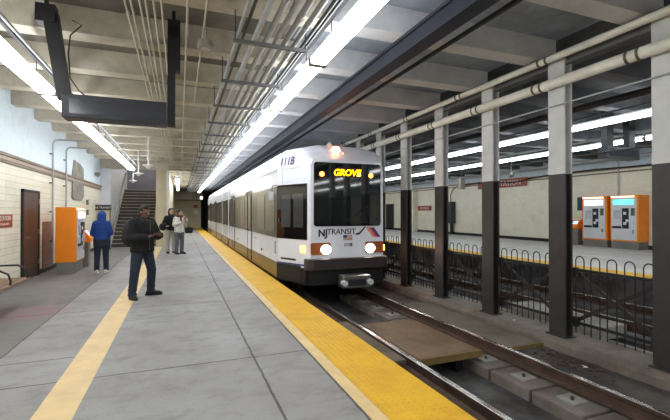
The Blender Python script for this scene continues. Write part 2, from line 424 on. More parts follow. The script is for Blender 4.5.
# crossing planks
tp = thing('crossing_panel', 'tan timber crossing panel lying between the rails in front of the train', 'crossing panel', (3.4, 4.5, -.5))
obj('deck', MB().box((2.87, 4.42, -.40), (3.86, 6.15, -.305)), patchy('tan_deck', srgb(128, 106, 82), srgb(98, 78, 58), 2, .4, .7, .75, .5), tp, bevel=.012)
obj('edge_strip', MB().box((2.87, 4.395, -.40), (3.86, 4.42, -.31)), M('yellow_edge_board', srgb(128, 106, 62), .6, var=.3), tp)
for xx in (3.05, 3.55): obj('bearer', MB().box((xx, 4.55, -.72), (xx+.12, 6.1, -.40)), m_black, tp)
tp = thing('crossing_panel', 'greyish brown crossing panel between the far rail and the column curb', 'crossing panel', (4.6, 4.5, -.5))
obj('deck', MB().box((4.31, 4.36, -.36), (4.93, 7.2, -.305)), patchy('grey_deck', srgb(120, 112, 98), srgb(92, 82, 72), 2, .4, .7, .75, .5), tp, bevel=.012)
obj('edge_strip', MB().box((4.31, 4.335, -.36), (4.93, 4.36, -.31)), MATS['yellow_edge_board'], tp)
tp = thing('crossing_panel', 'narrow crossing panel between the platform edge and the nearest rail', 'crossing panel', (2.4, 4.5, -.5))
obj('deck', MB().box((2.16, 4.45, -.36), (2.71, 6.4, -.305)), patchy('brown_deck', srgb(112, 98, 82), srgb(84, 72, 60), 2, .4, .7, .75, .5), tp, bevel=.012)
for xx in (2.2, 2.5): obj('bearer', MB().box((xx, 4.5, -.50), (xx+.1, 6.3, -.36)), m_black, tp)
tp = thing('crossing_panel', 'pale crossing slab beside the far track beyond the fence', 'crossing panel', (6.8, 4.4, -.6))
obj('deck', MB().box((6.56, 4.6, -.55), (7.16, 6.6, -.34)), m_pale_conc, tp, bevel=.012)
# small litter
def litter(x, y, z, s, lab, m=None):
    mb = MB(); vs = [(x+s*random.uniform(-1, 1), y+s*random.uniform(-1, 1), z+s*.5*random.random()) for _ in range(10)]
    me = bmesh.new(); [me.verts.new(v) for v in vs]; bmesh.ops.convex_hull(me, input=me.verts); me.verts.index_update()
    used = {v.index for f in me.faces for v in f.verts}
    mp = {}; nv = []
    for v in me.verts:
        if v.index in used: mp[v.index] = len(nv); nv.append(v.co.copy())
    mb.add(nv, [tuple(mp[v.index] for v in f.verts) for f in me.faces]); me.free()
    zz = min(v[2] for v in mb.v); mb.v = [(a, b, c-zz+z) for a, b, c in mb.v]
    tag(obj('litter', mb, m or m_white_ink, loc=(x, y, z)), lab, 'litter')
litter(-3.0, 8.5, 0.001, .07, 'crumpled white paper on the platform near the bench end')
litter(5.15, 5.1, -.199, .035, 'small white scrap on the curb by the fence')
litter(4.72, 3.55, -.359, .04, 'white scrap on the slab beside the rail at right')
mb = MB()
for _ in range(70):
    x = random.uniform(4.5, 4.9); y = random.gauss(3.7, .25); r = random.uniform(.01, .03)
    mb.ell((x, y, -.358+r*.3), (r, r, r*.5), 6)
tag(obj('gravel_litter', mb, m_rust), 'scatter of brown grit and leaves on the slab beside the rail', 'grit', kind='stuff')

# ------------------------------------------------------------------ columns, fence, pipes on the right
COLS = [2.98, 4.37, 5.77, 7.2, 8.62, 9.95, 11.3, 12.7]
clab = ['wide steel column at the right picture edge, pale above and charcoal below', 'steel column left of the orange ticket machines, second from the right edge',
        'steel column left of the station name sign, third from the right', 'steel column catching orange glow beside the train, fourth from the right',
        'steel column just right of the train front', 'steel column hidden behind the train front', 'steel column farther behind the train', 'steel column farthest behind the train']
def hsec(x, y, z0, z1, d=.15, wd=.27, t=.03):
    return MB().box((x, y-wd/2, z0), (x+t, y+wd/2, z1)).box((x+d-t, y-wd/2, z0), (x+d, y+wd/2, z1)).box((x+t, y-.012, z0), (x+d-t, y+.012, z1))
for i, y in enumerate(COLS):
    t = thing('steel_column', clab[i], 'column', (5.22, y, -.2))
    x = 5.08; wd = .27
    yc = y-wd/2
    obj('lower_shaft', hsec(x, yc, -.2, 2.13, wd=wd), m_col_dk, t)
    obj('upper_shaft', hsec(x, yc, 2.13, 3.86, wd=wd), m_col_lt, t)
    obj('base_plate', MB().box((x-.03, yc-wd/2-.03, -.2), (x+.18, yc+wd/2+.03, -.18)), m_col_dk, t)
    obj('gusset', MB().box((x+.03, yc-wd/2+.0, 3.72), (x+.12, yc+wd/2, 3.86)), m_col_lt, t)
CB = [y+.135 for y in COLS]
FX = 5.22
def fence(ya, yb, lab):
    t = thing('fence_panel', lab, 'fence', (FX, ya, -.2), 'hooped fence panels between the columns')
    n = round((yb-ya)/.235); p = (yb-ya)/n
    obj('top_rail', MB().box((FX-.012, ya, .75), (FX+.012, yb, .79)), m_black, t)
    obj('bottom_rail', MB().box((FX-.012, ya, .01), (FX+.012, yb, .05)), m_black, t)
    for k in range(n):
        c = ya+p*(k+.5); r = .062
        pts = [(FX, c-r, -.12), (FX, c-r, .90)]+[(FX, c-r*math.cos(a), .90+r*math.sin(a)) for a in [math.pi*j/8 for j in range(1, 8)]]+[(FX, c+r, .90), (FX, c+r, -.12)]
        obj('hoop', MB().tube(pts, .008, 6), m_black, t, True)
    bx = FX+.05
    obj('cross_brace', MB().prism([(bx, ya, .70), (bx, ya, .76), (bx, yb, .06), (bx, yb, 0)], (.008, 0, 0)), m_col_dk, t)
    obj('cross_brace', MB().prism([(bx+.012, ya, .0), (bx+.012, ya, .06), (bx+.012, yb, .76), (bx+.012, yb, .70)], (.008, 0, 0)), m_col_dk, t)
    for z in (.03, .72):
        for yy in (ya+.02, yb-.08): obj('bracket', MB().box((FX-.02, yy, z-.06), (FX+.03, yy+.06, z+.08)), m_black, t)
flab = ['hooped black fence panel in the bay right of the ticket machine column', 'hooped black fence panel left of the ticket machine column', 'hooped black fence panel in the third bay from the right',
        'hooped black fence panel next to the train front', 'hooped black fence panel mostly hidden by the train', 'hooped black fence panel behind the train']
for i in range(6): fence(COLS[i]+.005, COLS[i+1]-.275, flab[i])
# longitudinal steel over the columns, and dark girder over the track
struct('column_girder', longbox(5.12, 5.30, 3.70, 3.885, Y0, 43).box((5.05, Y0, 3.86), (5.38, 43, 3.885)), M('edge_girder_paint', srgb(92, 94, 96), .6))
g = thing('steel_girder', 'dark blue-black steel girder running lengthwise above the track', 'girder', (2.9, 0, 3.5))
obj('web', longbox(2.72, 2.76, 3.68, 3.88, Y0, 43), m_girder, g)
obj('bottom_flange', longbox(2.69, 2.90, 3.64, 3.68, Y0, 43), m_girder, g)
obj('top_flange', longbox(2.69, 2.90, 3.84, 3.879, Y0, 43), m_girder, g)
for yb in BEAMS:
    if 2 < yb < 20: obj('stiffener', MB().box((2.76, yb+.1, 3.68), (2.88, yb+.12, 3.84)), m_girder, g)
tag(obj('steel_angle', longbox(3.10, 3.14, 3.66, 3.70, Y0, 43), m_black), 'thin dark pipe just right of the girder above the track', 'pipe')
def longpipe(name, lab, cat, x, z, r, m, y0=Y0, y1=40.4, bands=None, seg=12, group=None, bandm=None, support=None):
    t = thing(name, lab, cat, (x, y0, z), group)
    obj('pipe_run', MB().tube([(x, y0, z), (x, y1, z)], r, seg), m, t, True)
    if bands:
        y = bands[0]
        while y < min(y1, 24):
            for d in (0, .13):
                obj('band', MB().tube([(x, y+d-.015, z), (x, y+d+.015, z)], r+.008, seg), bandm or m_band, t, True)
            y += bands[1]
    return t
lp = longpipe('water_pipe', 'thick cream pipe with metal bands mounted across the column faces', 'pipe', 5.0, 3.43, .072, m_pipe, bands=(1.7, 1.35), seg=16)
lp = longpipe('water_pipe', 'thinner cream pipe above the banded pipe, just under the beams', 'pipe', 4.98, 3.79, .05, m_pipe, bands=(2.4, 1.9), seg=14)
longpipe('wire_conduit', 'thin pale wire line strung across the columns below the banded pipe', 'wire', 5.05, 3.12, .011, m_conduit)
longpipe('utility_pipe', 'black pipe beside the upper cream pipe', 'pipe', 5.5, 3.62, .05, m_conduit_dk)

# ------------------------------------------------------------------ conduit rack beside the lights
xs = [(.62, 3.62, .022, 0), (.68, 3.62, .018, 1), (.80, 3.58, .033, 0), (.93, 3.58, .033, 0), (1.04, 3.58, .03, 0), (1.15, 3.58, .033, 0), (1.27, 3.58, .03, 0), (1.38, 3.60, .02, 1)]
names = ['leftmost', 'second from left, dark', 'third from left', 'fourth from left', 'fifth from left', 'sixth from left', 'seventh from left', 'rightmost, dark, next to the lamps']
for i, (x, z, r, d) in enumerate(xs):
    longpipe('conduit', 'long conduit on the rack beside the lamps, %s' % names[i], 'conduit', x, z, r, m_conduit_dk if d else m_conduit, bands=(3.0+.17*i, 2.44) if not d else None, group='conduits on the ceiling rack', seg=10, bandm=m_conduit)
rk0 = None
for y in [b for b in BEAMS if -2 < b < 42]:
    yy = y+.12
    if rk0 is None:
        rk0 = thing('conduit_hanger', 'steel cross bar hanging from a beam and carrying the conduits', 'hanger', (1.0, yy, 3.52), 'hangers of the conduit rack')
        obj('cross_bar', MB().box((.56, yy-.02, 3.505), (1.43, yy+.02, 3.545)), M('rack_steel', srgb(110, 112, 114), .4, .4), rk0)
        for xx in (.58, 1.41): obj('rod', MB().tube([(xx, yy, 3.54), (xx, yy, 3.879)], .008, 6), m_conduit_dk, rk0)
    else:
        c = copy_tree(rk0); c.location.y = yy
    nh = globals().get('nh', 0)+1; (rk0 if nh == 1 else c)['label'] = 'steel cross bar carrying the ceiling conduits, '+ORD[nh-1]+' to the viewer'
# cream conduits under the beams at the left
for i, (x, m_) in enumerate(((-.56, 0), (-.50, 0), (-.41, 0), (-.35, 0), (-.27, 0), (-.19, 0))):
    longpipe('conduit', 'slim cream conduit under the beams right of the hanging display, number %s from the left' % ['one', 'two', 'three', 'four', 'five', 'six'][i], 'conduit', x, 3.855-.003*i, .0125, m_cream_pipe, y1=20 if i < 5 else 9.4, group='cream conduits under the beams', seg=8, bands=(2.2+.33*i, 2.9), bandm=m_cream_pipe)
longpipe('conduit', 'single cream conduit running beside the black display hanger', 'conduit', .075, 3.85, .014, m_cream_pipe, seg=8, bands=(2.3, 1.5), bandm=m_cream_pipe)
longpipe('conduit', 'cream conduit that feeds the round ceiling speaker', 'conduit', .27, 3.85, .012, m_cream_pipe, y1=8.6, seg=8)
for k, (x, y) in enumerate(((-.37, 4.52), (-.20, 4.3))):
    tag(obj('junction_box', MB().box((x-.1, y-.06, 3.80), (x+.1, y+.06, 3.868)), m_cream_pipe, bevel=.005), 'cream junction box on the conduits, the %s of two' % ('left one' if k == 0 else 'right one'), 'junction box')
# round speaker
t = thing('ceiling_speaker', 'round grey ceiling speaker hanging right of the display hangers', 'speaker', (.29, 5.12, 3.57))
obj('case', MB().lathe((.29, 5.12, 3.57), [(.09, 0), (.105, .012), (.10, .06), (.085, .10), (.03, .12), (.012, .14), (.012, .28)], 24), M('speaker_grey', srgb(150, 146, 136), .5), t, True)
obj('grille', MB().lathe((.29, 5.12, 3.565), [(.06, 0), (.06, .006)], 24), M('speaker_grille', srgb(196, 192, 182), .5), t, True)

# ------------------------------------------------------------------ fluorescent rows
def fixture_proto(x, y, z, wd, ln, mt, label, group):
    t = thing('light_fixture', label, 'light', (x, y, z), group)
    h = wd/2
    obj('housing', MB().box((x-h*.45, y+.01, z+.10), (x+h*.45, y+ln-.01, z+.15)), m_conduit, t)
    pts = [(x-h, y+.03, z+.03), (x-h*.75, y+.03, z+.004), (x-h*.4, y+.03, z), (x+h*.4, y+.03, z), (x+h*.75, y+.03, z+.004), (x+h, y+.03, z+.03), (x+h, y+.03, z+.08), (x+h*.6, y+.03, z+.10), (x-h*.6, y+.03, z+.10), (x-h, y+.03, z+.08)]
    obj('diffuser', MB().prism(pts, (0, ln-.06, 0)), mt, t)
    for yy in (y+.002, y+ln-.048):
        obj('end_cap', MB().box((x-h-.01, yy, z-.006), (x+h+.01, yy+.046, z+.09)), m_grey, t)
    for yy in (y+.5, y+ln-.5):
        obj('rod', MB().tube([(x, yy, z+.15), (x, yy, 3.841 if z < 5 else 5.59)], .006, 6), m_conduit_dk, t)
    return t
def row(x, z, wd, y0, n, ln, mt, label, group, first=0):
    if z < 5: tag(obj('suspension_channel', MB().box((x-.02, max(y0, Y0), 3.842), (x+.02, min(y0+n*ln, 40.4 if x < 2 else 42), 3.879)), m_conduit_dk), 'thin dark channel under the beams that carries the '+group, 'channel')
    p = fixture_proto(x, y0, z, wd, ln, mt, label, group)
    for k in range(n):
        c = copy_tree(p) if k else p; c.location.y = y0+k*ln
        c['label'] = label+', '+ORD[k-first] if k >= first else label.replace('ceiling lamp', 'ceiling lamp behind the viewpoint')
row(1.655, 3.47, .21, 4.88-2.45*11, 25, 2.45, m_tube, 'fluorescent ceiling lamp in the row above the yellow platform edge', 'lamps above the platform edge', 10)
row(-2.0, 3.47, .24, -4.6-2.45*7, 17, 2.45, m_tube, 'fluorescent ceiling lamp in the row near the left wall', 'lamps near the left wall', 10)
row(-.15, 3.47, .16, 23.5, 2, 6.5, m_tube, 'small distant ceiling lamp beyond the stairs over the platform', 'lamps far down the platform')
row(-2.0, 5.3, .2, 21.5, 2, 2.4, m_tube, 'ceiling lamp inside the stairwell above the steps', 'added stairwell fill lamps')  # unseen lamps added to brighten the dark stairs
row(9.1, 3.60, .20, -5-2.45*7, 24, 2.45, m_tube_far, 'fluorescent ceiling lamp above the far platform edge', 'lamps above the far platform edge', 10)
row(12.1, 3.60, .16, -5-2.45*7, 24, 2.45, m_tube_far, 'fluorescent ceiling lamp over the middle of the far platform', 'lamps over the far platform', 10)
longpipe('lamp_channel', 'dark steel channel running beside the near lamp row', 'channel', 1.46, 3.64, .02, m_conduit_dk, seg=6)
longpipe('conduit', 'grey conduit running beside the lamps near the left wall', 'conduit', -1.80, 3.70, .02, m_conduit, y1=20, seg=8)
longpipe('utility_pipe', 'dark pipe high above the far track', 'pipe', 7.6, 3.70, .07, m_conduit_dk)
longpipe('utility_pipe', 'dark pipe beside the far edge lamps', 'pipe', 9.6, 3.74, .05, m_conduit_dk)
longpipe('utility_pipe', 'pale pipe between the two far lamp rows', 'pipe', 11.3, 3.70, .04, m_conduit)
longpipe('utility_pipe', 'pale pipe high along the far tiled wall', 'pipe', 15.9, 3.74, .04, m_conduit)
longpipe('cable_line', 'black cable hung level above the far platform edge', 'cable', 9.55, 3.03, .022, m_cable)

# hanging display at left
t = thing('hanging_display', 'dark unlit display box hanging from two black brackets over the platform', 'display', (-.7, 5.65, 2.7))
yh = 5.65
obj('case', MB().box((-1.30, yh-.13, 2.70), (-.16, yh+.13, 2.98)), m_hoarding, t, bevel=.01)
obj('screen', MB().box((-1.22, yh-.135, 2.75), (-.24, yh-.129, 2.92)), m_screen_off, t)
obj('hanger', MB().prism([(-1.36, yh-.05, 2.92), (-1.22, yh-.05, 2.92), (-1.36, yh-.05, 3.95), (-1.52, yh-.05, 3.95)], (0, .1, 0)).box((-1.58, yh-.07, 3.82), (-1.38, yh+.07, 4.03)).box((-1.50, yh-.02, 4.03), (-1.46, yh+.02, 4.215)), m_black, t)
obj('hanger', MB().box((-.155, yh-.05, 2.70), (-.06, yh+.05, 3.60)).box((-.155, yh-.07, 3.42), (-.0, yh+.07, 4.08)).box((-.10, yh-.02, 4.08), (-.06, yh+.02, 4.215)), m_black, t)
pts = [(-1.22, yh, 3.9), (-1.12, yh, 3.86), (-1.24, yh, 3.72), (-1.26, yh, 3.5), (-1.24, yh, 3.2), (-1.15, yh, 3.06), (-1.08, yh, 3.0)]
obj('feed_cable', MB().tube(pts, .008, 6), m_cable, t, True)
# far display
t = thing('hanging_display', 'dark display box hanging over the far platform', 'display', (10.2, 6.8, 2.9))
obj('case', MB().box((9.75, 6.7, 2.92), (10.95, 6.95, 3.22)), m_hoarding, t, bevel=.01)
obj('screen', MB().box((9.83, 6.69, 2.98), (10.87, 6.699, 3.16)), m_screen_off, t)
for xx in (9.80, 10.62): obj('hanger', MB().box((xx, 6.75, 3.21), (xx+.24, 6.9, 4.21)), m_black, t)
# pendant cameras on white poles
for x, y, lab in ((-.9, 13.4, 'white pole camera hanging from the ceiling in the middle of the platform'), (-1.97, 20.1, 'white pole camera hanging in front of the staircase opening'), (-1.42, 16.3, 'white pole camera hanging beside the end of the wall lamps')):
    t = thing('pole_camera', lab, 'camera', (x, y, 2.98))
    z = 2.98
    obj('pole', MB().tube([(x, y, z+.05), (x, y, CZ-.005)], .025, 10), M('white_enamel', srgb(226, 226, 222), .4), t, True)
    obj('dome', MB().lathe((x, y, z), [(.04, -.05), (.08, 0), (.17, .03), (.17, .05), (.04, .08)], 20), MATS['white_enamel'], t, True)
    obj('mount', MB().lathe((x, y, CZ-.001), [(.05, -.14), (.09, -.1), (.09, .0)], 16), m_grey, t, True)

# ------------------------------------------------------------------ left wall furniture
t = tag(bpy.data.objects.new('door_1', None), None, None, kind='structure'); C.objects.link(t); t.location = (-3.35, 11.6, 0)
obj('leaf', MB().box((-3.358, 11.08, .01), (-3.325, 12.12, 2.06)), m_door, t)
obj('door_frame', MB().box((-3.358, 11.02, 0), (-3.31, 11.08, 2.12)).box((-3.358, 12.12, 0), (-3.31, 12.18, 2.12)).box((-3.358, 11.02, 2.06), (-3.31, 12.18, 2.12)), m_black, t)
obj('door_handle', MB().tube([(-3.32, 11.16, 1.0), (-3.26, 11.16, 1.0), (-3.26, 11.28, 1.0)], .011, 8), m_metal, t, True)
for z in (.3, 1.05, 1.8): obj('hinge', MB().tube([(-3.315, 12.12, z), (-3.315, 12.12, z+.12)], .014, 8), m_metal, t, True)
t = thing('wall_sign', 'red-brown sign with two lines of white lettering left of the brown door', 'sign', (-3.355, 10.0, 1.29))
obj('sign_plate', MB().box((-3.359, 9.35, 1.27), (-3.345, 10.5, 1.54)), m_sign_red, t)
obj('lettering', text_mb('PENN STATION', .135, (-3.343, 9.93, 1.415), (0, 1, 0), (0, 0, 1)), m_white_ink, t)
obj('lettering', text_mb('RAYMOND PLAZA WEST', .07, (-3.343, 9.93, 1.32), (0, 1, 0), (0, 0, 1)), m_white_ink, t)
tag(obj('wall_reflection', MB().box((-3.359, 12.55, .10), (-3.335, 13.45, 1.34)), patchy('brown_reflection', srgb(150, 104, 82), srgb(108, 76, 60), 1.5, .4, .7, .4)), 'brown reflection of the orange machine, painted low on the wall behind it', 'painted reflection')  # thin brown slab: the orange machine's reflection on the tiles, painted in
tag(obj('wall_patch', MB().prism([(-3.339, 15.55, 2.05), (-3.339, 16.9, 2.02), (-3.339, 17.25, 2.2), (-3.339, 17.15, 3.2), (-3.339, 16.6, 3.32), (-3.339, 15.7, 3.36), (-3.339, 15.5, 2.9)], (.018, 0, 0)), m_concpatch), 'ragged grey bare render patch high on the wall crossing the brown trim', 'wall patch')
for y, lab in ((13.1, 'grey conduit climbing the wall right above the orange machine'), (14.5, 'grey conduit climbing the wall just past the orange machine')):
    zt = 3.6; x = -3.27
    pts = [(x, y, .3), (x, y, zt-.12), (x+.04, y, zt-.03), (x+.12, y, zt), (x+1.1, y, zt)]
    t = thing('wall_conduit', lab, 'conduit', (x, y, .3))
    obj('pipe_run', MB().tube(pts, .025, 10), m_conduit, t, True)
    for z in (.8, 1.6, 2.4, 3.2): obj('clamp', MB().box((-3.345, y-.05, z-.015), (x+.0, y+.05, z+.015)), m_band, t)

# ticket machine (left)
def tvm(x0, x1, y0, y1, z0, zb, z1, face, lab, mirrored=False, header=m_whead, htxt='TICKETS'):
    """face=+1 looks to +X, -1 looks to -X"""
    t = thing('ticket_machine', lab, 'ticket machine', ((x0+x1)/2, (y0+y1)/2, z0))
    obj('plinth', MB().box((x0+.03, y0+.02, z0), (x1-.03, y1-.02, zb)), m_grey, t)
    obj('cabinet', MB().box((x0, y0, zb), (x1, y1, z1)), m_orange, t, bevel=.015)
    fx = x1 if face > 0 else x0
    def slab(ya, yb, za, zc, d0, d1):
        a, b = fx+face*d0, fx+face*d1
        return MB().box((min(a, b), ya, za), (max(a, b), yb, zc))
    W = y1-y0; H = z1-zb
    def Yf(u): return y0+W*u if face > 0 else y1-W*u      # u runs left to right as seen from the front... mirrored for -X
    def fr(u0, u1, v0, v1, d0, d1): 
        a, b = sorted((Yf(u0), Yf(u1))); return slab(a, b, zb+H*v0, zb+H*v1, d0, d1)
    obj('front_panel', fr(.06, .94, .03, .94, .0, .02), m_silver, t, bevel=.004)
    obj('header', fr(.14, .84, .80, .91, .02, .05), header, t)
    yc = (Yf(.14)+Yf(.84))/2
    obj('header_lettering', text_mb(htxt, .11, (fx+face*.052, yc, zb+H*.83), (0, face*1, 0), (0, 0, 1)), m_grey if header is m_whead else m_white_ink, t)
    obj('top_strip', fr(.04, .86, .955, .985, .0, .012), M('pale_strip', (1, .85, .6, 1), emit=1.5), t)
    obj('screen', fr(.14, .40, .48, .68, .02, .032), M('pale_touchscreen', srgb(196, 196, 200), .15), t)
    obj('keypad_panel', fr(.45, .68, .28, .72, .02, .032), m_black, t)
    for i, (u, v) in enumerate(((.50, .58), (.58, .42), (.50, .36))):
        obj('button', fr(u, u+.10, v, v+.06, .032, .045), m_silver, t)
    obj('card_slot', fr(.76, .88, .56, .72, .02, .04), M('slot_grey', srgb(84, 88, 84), .4), t)
    obj('ticket_tray', fr(.10, .42, .28, .33, .02, .045), m_black, t)
    obj('lock', fr(.80, .86, .18, .26, .02, .04), m_metal, t)
    obj('coin_box', fr(.74, .86, .36, .48, .02, .05), m_silver, t)
    return t
tvm(-2.96, -2.50, 12.08, 13.0, 0, .30, 1.72, 1, 'orange ticket machine beside the brown door, seen from its side')
def validator(x, y, z0, face, lab):
    t = thing('ticket_validator', lab, 'ticket validator', (x, y, z0))
    obj('stand', MB().box((x-.14, y-.14, z0), (x+.14, y+.14, z0+.72)), m_grey, t, bevel=.01)
    s = face
    obj('hood', MB().prism([(x-s*.17, y-.19, z0+.72), (x+s*.19, y-.19, z0+.72), (x+s*.19, y-.19, z0+.86), (x-s*.0, y-.19, z0+1.10), (x-s*.17, y-.19, z0+1.10)], (0, .38, 0)), m_orange, t, bevel=.01)
    p = Vector((x+s*.095, y, z0+.985)); d = Vector((s*.19, 0, -.24)).normalized(); n = Vector((s*.24, 0, .19)).normalized()
    pts = [p+d*a*.08+Vector((0, b*.1, 0))+n*.002 for a, b in ((-1, -1), (1, -1), (1, 1), (-1, 1))]
    obj('screen', MB().prism(pts, n*.01), m_kscreen, t)
validator(-2.62, 13.62, 0, 1, 'small orange ticket validator on a grey stand beyond the left ticket machine')
# bench
def bench(x0, x1, y0, y1):
    t = thing('bench', 'wooden slatted bench with black hoop armrests at the left picture edge', 'bench', ((x0+x1)/2, (y0+y1)/2, 0))
    n = 5; w_ = (x1-x0)/n
    for i in range(n): obj('slat', MB().box((x0+i*w_+.008, y0, .415), (x0+(i+1)*w_-.008, y1, .455)), m_wood, t, bevel=.006)
    for yy in (y0+.25, y1-1.25):
        obj('leg', MB().box((x0+.06, yy, 0), (x0+.12, yy+.05, .40)).box((x1-.12, yy, 0), (x1-.06, yy+.05, .40)).box((x0+.03, yy, .375), (x1-.03, yy+.05, .415)), m_black, t)
    for yy in (y1-.12, y1-.86, y1-1.6):
        pts = [(x0+.02, yy, .45), (x0+.02, yy, .60), (x0+.08, yy, .68), (x1-.16, yy, .68), (x1-.05, yy, .62), (x1-.02, yy, .52), (x1-.02, yy, .45)]
        obj('armrest', MB().tube(pts, .016, 8), m_black, t, True)
bench(-2.98, -2.42, 5.9, 8.45)
# sign board before the stairs
t = thing('notice_board', 'beige notice board with a black header sign left of the staircase', 'sign board', (-3.0, 19.6, 0))
obj('panel', MB().box((-3.32, 19.58, .02), (-2.82, 19.63, 1.70)), m_beige, t)
obj('frame', MB().box((-2.82, 19.57, 0), (-2.79, 19.64, 1.91)), m_black, t)
obj('header_sign', MB().box((-3.36, 19.55, 1.69), (-2.76, 19.66, 1.92)), m_black, t)
obj('lettering', text_mb('NJ TRANSIT', .115, (-3.06, 19.545, 1.765), (1, 0, 0), (0, 0, 1)), m_white_ink, t)
for i, z in enumerate((1.98, 1.6)):
    tag(obj('wall_box', MB().box((-3.359, 17.8, z-.1), (-3.30, 18.0, z+.1)), m_grey, bevel=.01), 'small grey box on the tiled wall, the %s of two' % ('upper' if i == 0 else 'lower'), 'wall box')
tag(obj('wall_camera', MB().box((-3.34, 19.3, 3.15), (-3.15, 19.4, 3.28)).tube([(-3.2, 19.35, 3.2), (-3.2, 19.15, 3.12)], .05, 10), m_grey), 'dark small camera on the blue upper wall near the stairs', 'camera')
# notices on the end wall
for z, h, m_, l in ((2.1, .3, m_sign_red, 'small dark red notice on the distant end wall'), (1.45, .4, m_white_ink, 'white paper notice on the distant end wall below the red one')):
    tag(obj('notice', MB().box((1.3, 43.88, z), (1.75, 43.899, z+h)), m_), l, 'notice')
tag(obj('exit_sign', MB().box((1.8, 40.37, 2.88), (2.05, 40.499, 3.15)), M('exit_glow', (1, .95, .9, 1), emit=.9)), 'small bright sign box under the far ceiling at the tunnel mouth', 'sign')

# ------------------------------------------------------------------ far platform furniture
tvm(16.16, 16.78, 11.14, 12.22, .16, .46, 2.26, -1, 'left of the two orange ticket machines on the far platform, white header', htxt='TICKETS')
tvm(16.16, 16.78, 9.94, 11.02, .16, .46, 2.26, -1, 'right of the two orange ticket machines on the far platform, teal header', header=m_teal, htxt='Tickets')
validator(16.45, 12.68, .16, -1, 'small orange validator with a glowing screen beside the far ticket machines')
tag(obj('wall_phone', MB().box((16.68, 12.35, 1.68), (16.799, 12.85, 2.28)), m_hoarding, bevel=.01), 'black notice box on the far wall left of the ticket machines', 'notice box')
t = thing('station_sign', 'red sign band with white lettering high on the far tiled wall', 'sign', (16.73, 17, 3.2))
obj('sign_plate', MB().box((16.70, 15.7, 2.98), (16.735, 19.3, 3.44)), m_sign_red, t)
obj('lettering', text_mb('PENN STATION', .40, (16.697, 17.45, 3.07), (0, -1, 0), (0, 0, 1)), m_white_ink, t)
t = thing('wall_sign', 'small red sign on the far tiled wall between the columns near the train', 'sign', (16.79, 25, 1.9))
obj('sign_plate', MB().box((16.77, 24.2, 1.75), (16.799, 25.9, 2.1)), m_sign_red, t)
obj('lettering', text_mb('NEWARK', .28, (16.767, 25.05, 1.83), (0, -1, 0), (0, 0, 1)), m_white_ink, t)
for i, (y, w_) in enumerate(((29.6, 1.3), (26.5, .9))):
    t = bpy.data.objects.new('door_%d' % (i+2), None); C.objects.link(t); t['kind'] = 'structure'; t.location = (16.79, y, .16)
    obj('leaf', MB().box((16.77, y, .17), (16.799, y+w_, 2.3)), m_black, t)
    obj('door_frame', MB().box((16.76, y-.06, .16), (16.799, y, 2.36)).box((16.76, y+w_, .16), (16.799, y+w_+.06, 2.36)).box((16.76, y-.06, 2.3), (16.799, y+w_+.06, 2.36)), m_grey, t)
struct('wall_pilaster', longbox(16.4, 16.8, .16, 3.2, 26.0, 26.3), m_tile_far)
t = thing('utility_cabinet', 'slim dark cabinet with a cable looping down to it on the far platform', 'cabinet', (16.6, 21.6, .16))
obj('case', MB().box((16.45, 21.5, .9), (16.79, 22.0, 2.3)), m_hoarding, t, bevel=.01)
obj('stand', MB().box((16.6, 21.62, .16), (16.7, 21.88, .9)), m_black, t)
obj('cable', MB().tube([(16.6, 21.75, 2.3), (16.6, 21.75, 2.8), (16.6, 21.55, 3.1), (16.6, 21.1, 3.25), (16.6, 20.0, 3.33), (16.6, 18.0, 3.36)], .03, 8), m_cable, t, True)
pts = [(16.62, y, 3.42-.22*math.exp(-((y-16.5)/1.3)**2)+.02*math.sin(y*1.7)) for y in [18-.5*k for k in range(50)]]
tag(obj('sagging_cable', MB().tube(pts, .03, 8), m_cable, smooth='all'), 'black cable sagging past the red station sign on the far wall', 'cable')
for y in (8.75, 11.08): tag(obj('wall_conduit', MB().tube([(16.76, y, 2.28 if y > 10 else .2), (16.76, y, 4.2)], .03, 8), m_conduit), 'grey conduit rising between the far ticket machines' if y > 10 else 'grey conduit on the far wall right of the ticket machines', 'conduit')
for x, y, lab in ((12.5, 12.5, 'small dome camera hanging over the far platform near the display'), (13.0, 16.2, 'white box hanging from the ceiling over the far platform')):
    t = thing('pendant_camera', lab, 'camera', (x, y, 3.1))
    obj('stem', MB().tube([(x, y, 3.2), (x, y, 4.215)], .02, 8), m_grey, t)
    obj('housing', MB().lathe((x, y, 3.05), [(.04, -.04), (.11, .03), (.11, .12), (.05, .18)], 16) if x < 12.8 else MB().box((x-.12, y-.12, 2.75), (x+.12, y+.12, 3.3)), m_grey, t, True)

# ------------------------------------------------------------------ the train
TX = 3.51; HW = 1.35; HF = .88; YF = 8.24; YN = 9.30
tr = thing('light_rail_train', 'white light rail train with black windshield and lit headlights arriving at the platform', 'train', (TX, YF, -.30))
def hw(y):
    if y <= YN: return HF+(HW-HF)*max(0, (y-YF))/(YN-YF)
    return HW
ZB, ZS, ZT, ZR = .36, 2.63, 3.04, 3.15
def sect(y, dz=0, k=1.):
    h = hw(y)*k; top = .08*(h/HW)
    kk = min(1, .04+(y-YF)/.58); q = lambda z: z if z < 2.72 else 2.72+(z-2.72)*kk
    P_ = [(TX-h, y, ZB), (TX-h, y, ZS), (TX-h+.035, y, ZS+.02), (TX-h+top, y, ZT-.06+dz), (TX-h+top+.12, y, ZT+.02+dz), (TX-h*.45, y, ZR+dz), (TX+h*.45, y, ZR+dz),
            (TX+h-top-.12, y, ZT+.02+dz), (TX+h-top, y, ZT-.06+dz), (TX+h-.035, y, ZS+.02), (TX+h, y, ZS), (TX+h, y, ZB)]
    return [(a, b, q(c_)) for a, b, c_ in P_]
